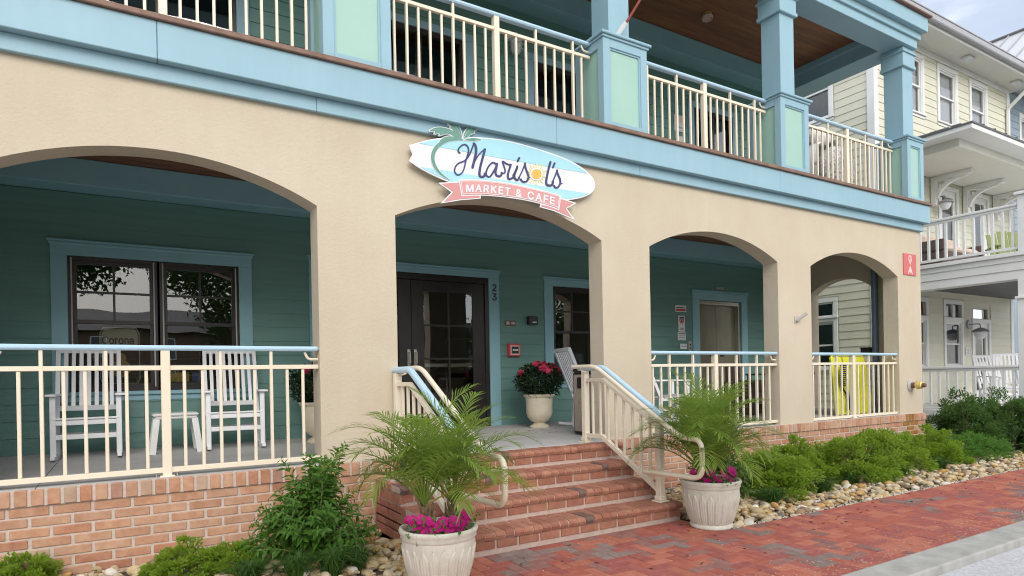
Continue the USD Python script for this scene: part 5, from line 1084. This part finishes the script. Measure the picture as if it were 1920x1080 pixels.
for k, (x, y, rx, ry, h, lb) in enumerate([(6.50, -.98, .56, .50, .54, 'bright green rounded shrub next to the dark shrub by the right planter'), (7.40, -.68, .40, .38, .50, 'smaller bright green shrub close to the bricks below the elevator arch pillar'), (8.25, -.95, .66, .54, .58, 'bright green rounded shrub at the middle of the right hand row'), (9.30, -.80, .66, .52, .64, 'bright green tallest shrub of the right hand row, below the lime seat'), (10.45, -.82, .66, .48, .50, 'bright green shrub below the rust stained right end of the bricks')]):
    shrub('round_shrub', lb, x, y, (rx, ry), h, 50 + k, 9500, .043, 'leaf_bright', 6, 95, .3, .66)
shrub('low_shrub', 'low spreading green shrub at the right end of the row, beyond the bright shrubs', 11.55, -.95, (.85, .45), .40, 57, 6000, .046, 'leaf_mid', 6, 120, .35, .5)
shrub('low_shrub', 'low flat green shrub farthest right beside the walkway', 13.1, -1.50, (.6, .35), .26, 58, 3200, .046, 'leaf_mid', 6, 70, .35, .5)
for k, (x, y, rx, ry, h, lb) in enumerate([(12.75, -.35, .60, .5, .98, 'dark shrub with tiny white blossoms next to the right corner of the cafe'), (13.55, -.75, .65, .55, .95, 'dark shrub with tiny white blossoms in front of the white porch railing'), (14.35, -1.25, .7, .6, .98, 'dark shrub with tiny white blossoms in front of the white porch column')]):
    shrub('hedge_shrub', lb, x, y, (rx, ry), h, 60 + k, 13000, .056, 'leaf_dark', 8, 140, .35, .48, flowers_=70)
def tuft(label, x, y, h, seed, n=170, sp=.17):
    r = np.random.default_rng(seed); t = thing('grass_tuft', label, 'grass tuft', (x, y, -.03)); m = MB()
    for k in range(n):
        a = r.uniform(0, 2 * PI); o = np.array([math.cos(a), math.sin(a), 0]); L = h * r.uniform(.7, 1.25); b = o * r.uniform(0, .05) ; s = np.array([-o[1], o[0], 0]) * .0045; ln = r.uniform(.25, 1.0)
        p1 = b + o * sp * ln * .5 + [0, 0, L * .65]; p2 = b + o * sp * ln * 1.7 + [0, 0, L * (.95 - .45 * ln)]
        m.add([b - s, b + s, p1 + s, p1 - s, p2], [[0, 1, 2], [0, 2, 3], [3, 2, 4]])
    part(t, 'blades', m, 'leaf_grass', kind='stuff'); part(t, 'crown', MB().tube([[0, 0, -.01], [0, 0, .03]], .03, 6), 'stem')
for k, (x, y, h, lb) in enumerate([(1.02, -1.14, .26, 'dark green grass tuft in front of the large shrub, at its left'), (1.25, -1.22, .27, 'dark green grass tuft in front of the large shrub, at its middle'), (1.46, -1.12, .24, 'dark green grass tuft in front of the large shrub, at its right'), (.72, -1.0, .22, 'dark green grass tuft between the low yellow shrub and the large shrub'), (5.98, -1.42, .24, 'grass tuft in the stones in front of the dark shrub'), (6.95, -1.36, .26, 'grass tuft in the stones in front of the first bright shrub'), (7.75, -1.22, .25, 'grass tuft between the first and the middle bright shrubs'), (8.75, -1.30, .26, 'grass tuft in the stones in front of the middle bright shrub'), (9.85, -1.28, .24, 'grass tuft in the stones in front of the tallest bright shrub')]): tuft(lb, x, y, h, 70 + k)
UsdGeom.Scope.Define(stage, '/Prototypes') if 0 else None
def stone_mesh(r, lv):
    m = trimesh.creation.icosphere(lv, 1.0); v = np.array(m.vertices); v = v * (1 + .35 * (meshkit.fbm(v * 1.3 + r.uniform(0, 50), 2, int(r.integers(99)))[:, None] - .5)); v = np.sign(v) * np.abs(v) ** r.uniform(.75, 1.0, 3); v *= [1, r.uniform(.62, .9), r.uniform(.42, .66)]
    return v, np.array(m.faces)
rs = np.random.default_rng(90); spots = []
def scatter(x0, x1, y0, y1, n, zl):
    for _ in range(n): spots.append((rs.uniform(x0, x1), rs.uniform(y0, y1), zl + rs.uniform(-.012, .018), rs.choice([rs.uniform(.014, .03), rs.uniform(.028, .05), rs.uniform(.045, .066)], p=[.4, .45, .15])))
scatter(-1.2, 1.975, -1.95, -.07, 1900, -.012); scatter(-1.2, 1.975, -1.95, -.07, 800, .018)
scatter(4.72, 12.6, -1.86, -.07, 3300, -.012); scatter(4.72, 12.6, -1.84, -.9, 900, .016)
scatter(12.6, 17, -1.86, -1.0, 500, -.01)
spots = [s for s in spots if np.hypot(s[0] - 1.785, s[1] + 1.91) > .23 and np.hypot(s[0] - 4.65, s[1] + 1.73) > .24]
def vis_key(s):
    d = np.array(s[:3]) - EYE; z = d @ fw; u = 960 + F_PX * (d @ cr) / z; v = CY - F_PX * (d @ cu) / z
    hid = (abs(s[0] - 1.24) < .35 and s[1] > -1.0) or (s[0] > 4.7 and s[1] > -1.25) or (s[0] < .9 and s[1] > -.7 and s[0] > .1)
    return (not (0 < u < 1920 and v < 1080)) * 1e3 + hid * 100 + z / s[3] * .01
for _ in range(1500):
    x = rs.uniform(4.75, 13); spots.append((x, -1.905 + abs(rs.normal(0, .045)), -.004, rs.uniform(.005, .011)))
spots.sort(key=vis_key)
protos = []
for k in range(14):
    c = stage.CreateClassPrim(f'/World/_stone_kind_{k}') if 0 else None
sm = {}
for q, (x, y, z, sz) in enumerate(spots):
    t = 'abcdefg'[min(6, int(rs.choice(7, p=[.25, .17, .16, .09, .12, .15, .06])))]
    if sz < .012: t = 'd' if rs.random() < .75 else 'b'
    v, f = stone_mesh(rs, 2 if q < 300 else 1 if sz > .012 else 0); a = rs.uniform(0, 2 * PI); tilt = rs.normal(0, .25)
    R_ = trimesh.transformations.euler_matrix(tilt, rs.normal(0, .25), a)[:3, :3]; v = (v * sz) @ R_.T
    if q < 300:
        path = numbered('/World', 'river_stone'); m_ = usdkit.mesh(stage, path, (v, f), LOOK[f'stone_{t}'], True); UsdGeom.Xformable(m_.GetPrim()).AddTranslateOp().Set(Gf.Vec3d(x, y, z))
        tone = dict(a='tan', b='pale tan', c='rust brown', d='cream white', e='dark brown', f='yellow tan', g='dark grey')[t]; bed = 'left of the steps' if x < 3 else 'right of the steps'
        tag(m_.GetPrim(), f'rounded {tone} river stone lying among many in the bed {bed}', 'stone', f'{tone} river stones in the bed {bed}')
    else: sm.setdefault(t, MB()).add(v + [x, y, z], f)
mm = MB()
for t, m in sm.items(): whole('river_stones', m, f'stone_{t}', 'smaller and farther river stones covering the planting beds', 'stones', 'loose stones of the beds', 'stuff', True)
# loose white grit on the pavers
m = MB()
for _ in range(2600):
    x = rs.uniform(1.5, 16); y = -3.25 + abs(rs.normal(0, .22)) if rs.random() < .85 else rs.uniform(-3.2, -1.4)
    if y > -1.42 or (y > -1.9 and not 2 < x < 4.6): continue
    v, f = bevbox(-1, 1, -1, 1, -.5, .5); m.add(v * rs.uniform(.001, .003) * rs.uniform(.6, 1.3, 3) @ trimesh.transformations.rotation_matrix(rs.uniform(0, 6), [0, 0, 1])[:3, :3].T + [x, y, .003], f)
whole('white_grit', m, 'stone_d', 'loose white grit scattered over the brick pavers near the kerb', 'grit', None, 'stuff')

# ------------------------------------------------------------ trees across the road (seen in the window panes)
def street_tree(label, x, y, h, seed):
    r = np.random.default_rng(seed); t = thing('street_tree', label, 'tree', (x, y, -.13))
    part(t, 'trunk', MB().tube([[0, 0, 0], [.05, .03, h * .2], [.0, .1, h * .42], [.1, 0, h * .7]], [.19, .15, .11, .04], 9), 'tree_bark', True)
    cs = []
    for k in range(9):
        a = k * 2.4; e = np.array([math.cos(a) * h * .27, math.sin(a) * h * .27, h * r.uniform(.38, .88)]); b = np.array([0, .05, h * r.uniform(.28, .5)])
        part(t, 'limb', MB().tube([b, (b + e) / 2 + [0, 0, .2], e], [.07, .05, .02], 6), 'tree_bark', True); cs.append(e)
    cs = np.array(cs + [[0, 0, h * .85]]); n = 7000
    c = cs[r.integers(len(cs), size=n)] + unit(r, n) * [1, 1, .75] * (r.random(n) ** .5)[:, None] * h * .19
    part(t, 'crown', leaf_cards(c, unit(r, n), unit(r, n) + [0, 0, .6], .20 * r.uniform(.7, 1.3, n), .11), 'tree_leaf', kind='stuff')
for k, (x, y, h) in enumerate([(-3.2, -17, 7.6), (3.6, -16.2, 7.2), (12.4, -17.5, 7.8), (19.5, -16.5, 7.4)]): street_tree(f'leafy tree across the gravel road, {["first", "second", "third", "fourth", "fifth", "sixth"][k]} from the left end', x, y, h, 100 + k)

hd = thing('far_hedge', 'long clipped green hedge across the gravel road, in front of the brown house', 'hedge')
rh = np.random.default_rng(120); n = 16000
P = np.c_[rh.uniform(-26, 44, n), -24.4 + rh.uniform(-.5, .5, n), rh.uniform(-.1, 1.9, n) + .2 * rh.normal(size=n)]
part(hd, 'foliage', leaf_cards(P, unit(rh, n) + [0, .6, .3], unit(rh, n) + [0, .5, .5], .26 * rh.uniform(.7, 1.3, n), .15), 'tree_leaf', kind='stuff')
part(hd, 'woody_core', MB().box(-26, 44, -24.8, -24.1, -.13, 1.6), 'twig')
OH = thing('opposite_house', 'long brown two storey house across the gravel road behind the hedge', 'house')
part(OH, 'wall', MB().box(-22, 46, -52, -45, -.13, 5.6), 'room_shelf')
part(OH, 'roof', (np.array([[-22.6, -44.4, 5.6], [46.6, -44.4, 5.6], [46.6, -48.5, 7.4], [-22.6, -48.5, 7.4], [-22.6, -52.6, 5.6], [46.6, -52.6, 5.6]]), np.array([[0, 1, 2], [0, 2, 3], [3, 2, 5], [3, 5, 4], [0, 3, 4], [1, 5, 2], [0, 4, 5], [0, 5, 1]])), 'roof_dark')
for k in range(15):
    for z in (.9, 3.5):
        x = -20 + 4.4 * k; w_ = part(OH, 'window', MB().box(x, x + 1.3, -45.0, -44.94, z, z + 1.6), 'house_white'); part(w_, 'pane', MB().box(x + .1, x + 1.2, -44.939, -44.93, z + .1, z + 1.5), 'screen_dark')

# litter: dry leaves in the beds and on the porch, a blue scrap in the stones
rl = np.random.default_rng(140); P = []
for x0, x1, y0, y1, z, k in ((-1.0, 1.9, -1.7, -.15, .035, 70), (4.8, 12.0, -1.85, -.9, .035, 160), (2.1, 4.6, -3.2, -1.5, .004, 30), (5, 12, -2.4, -1.9, .004, 60), (4.6, 5.6, .9, 1.7, .69, 7)):
    P += [(rl.uniform(x0, x1), rl.uniform(y0, y1), z) for _ in range(k)]
P = np.array(P); d = unit(rl, len(P)) * [1, 1, .2]
whole('leaf_litter', leaf_cards(P, d, unit(rl, len(P)) * .25 + [0, 0, 1], .045 * rl.uniform(.6, 1.2, len(P)), .022, .3), 'dry_leaf', 'dry brown leaves fallen among the stones and on the pavers', 'leaves', None, 'stuff')
whole('blue_scrap', MB().add(np.array([[-.05, -.02, .05], [.0, -.03, .062], [.05, -.01, .05], [.045, .03, .058], [.0, .025, .072], [-.045, .03, .055]]) + [.11, -.32, -.005], [[0, 1, 4], [0, 4, 5], [1, 2, 3], [1, 3, 4]]), 'poster_blue', 'small blue scrap among the stones at the foot of the left bricks', 'scrap')
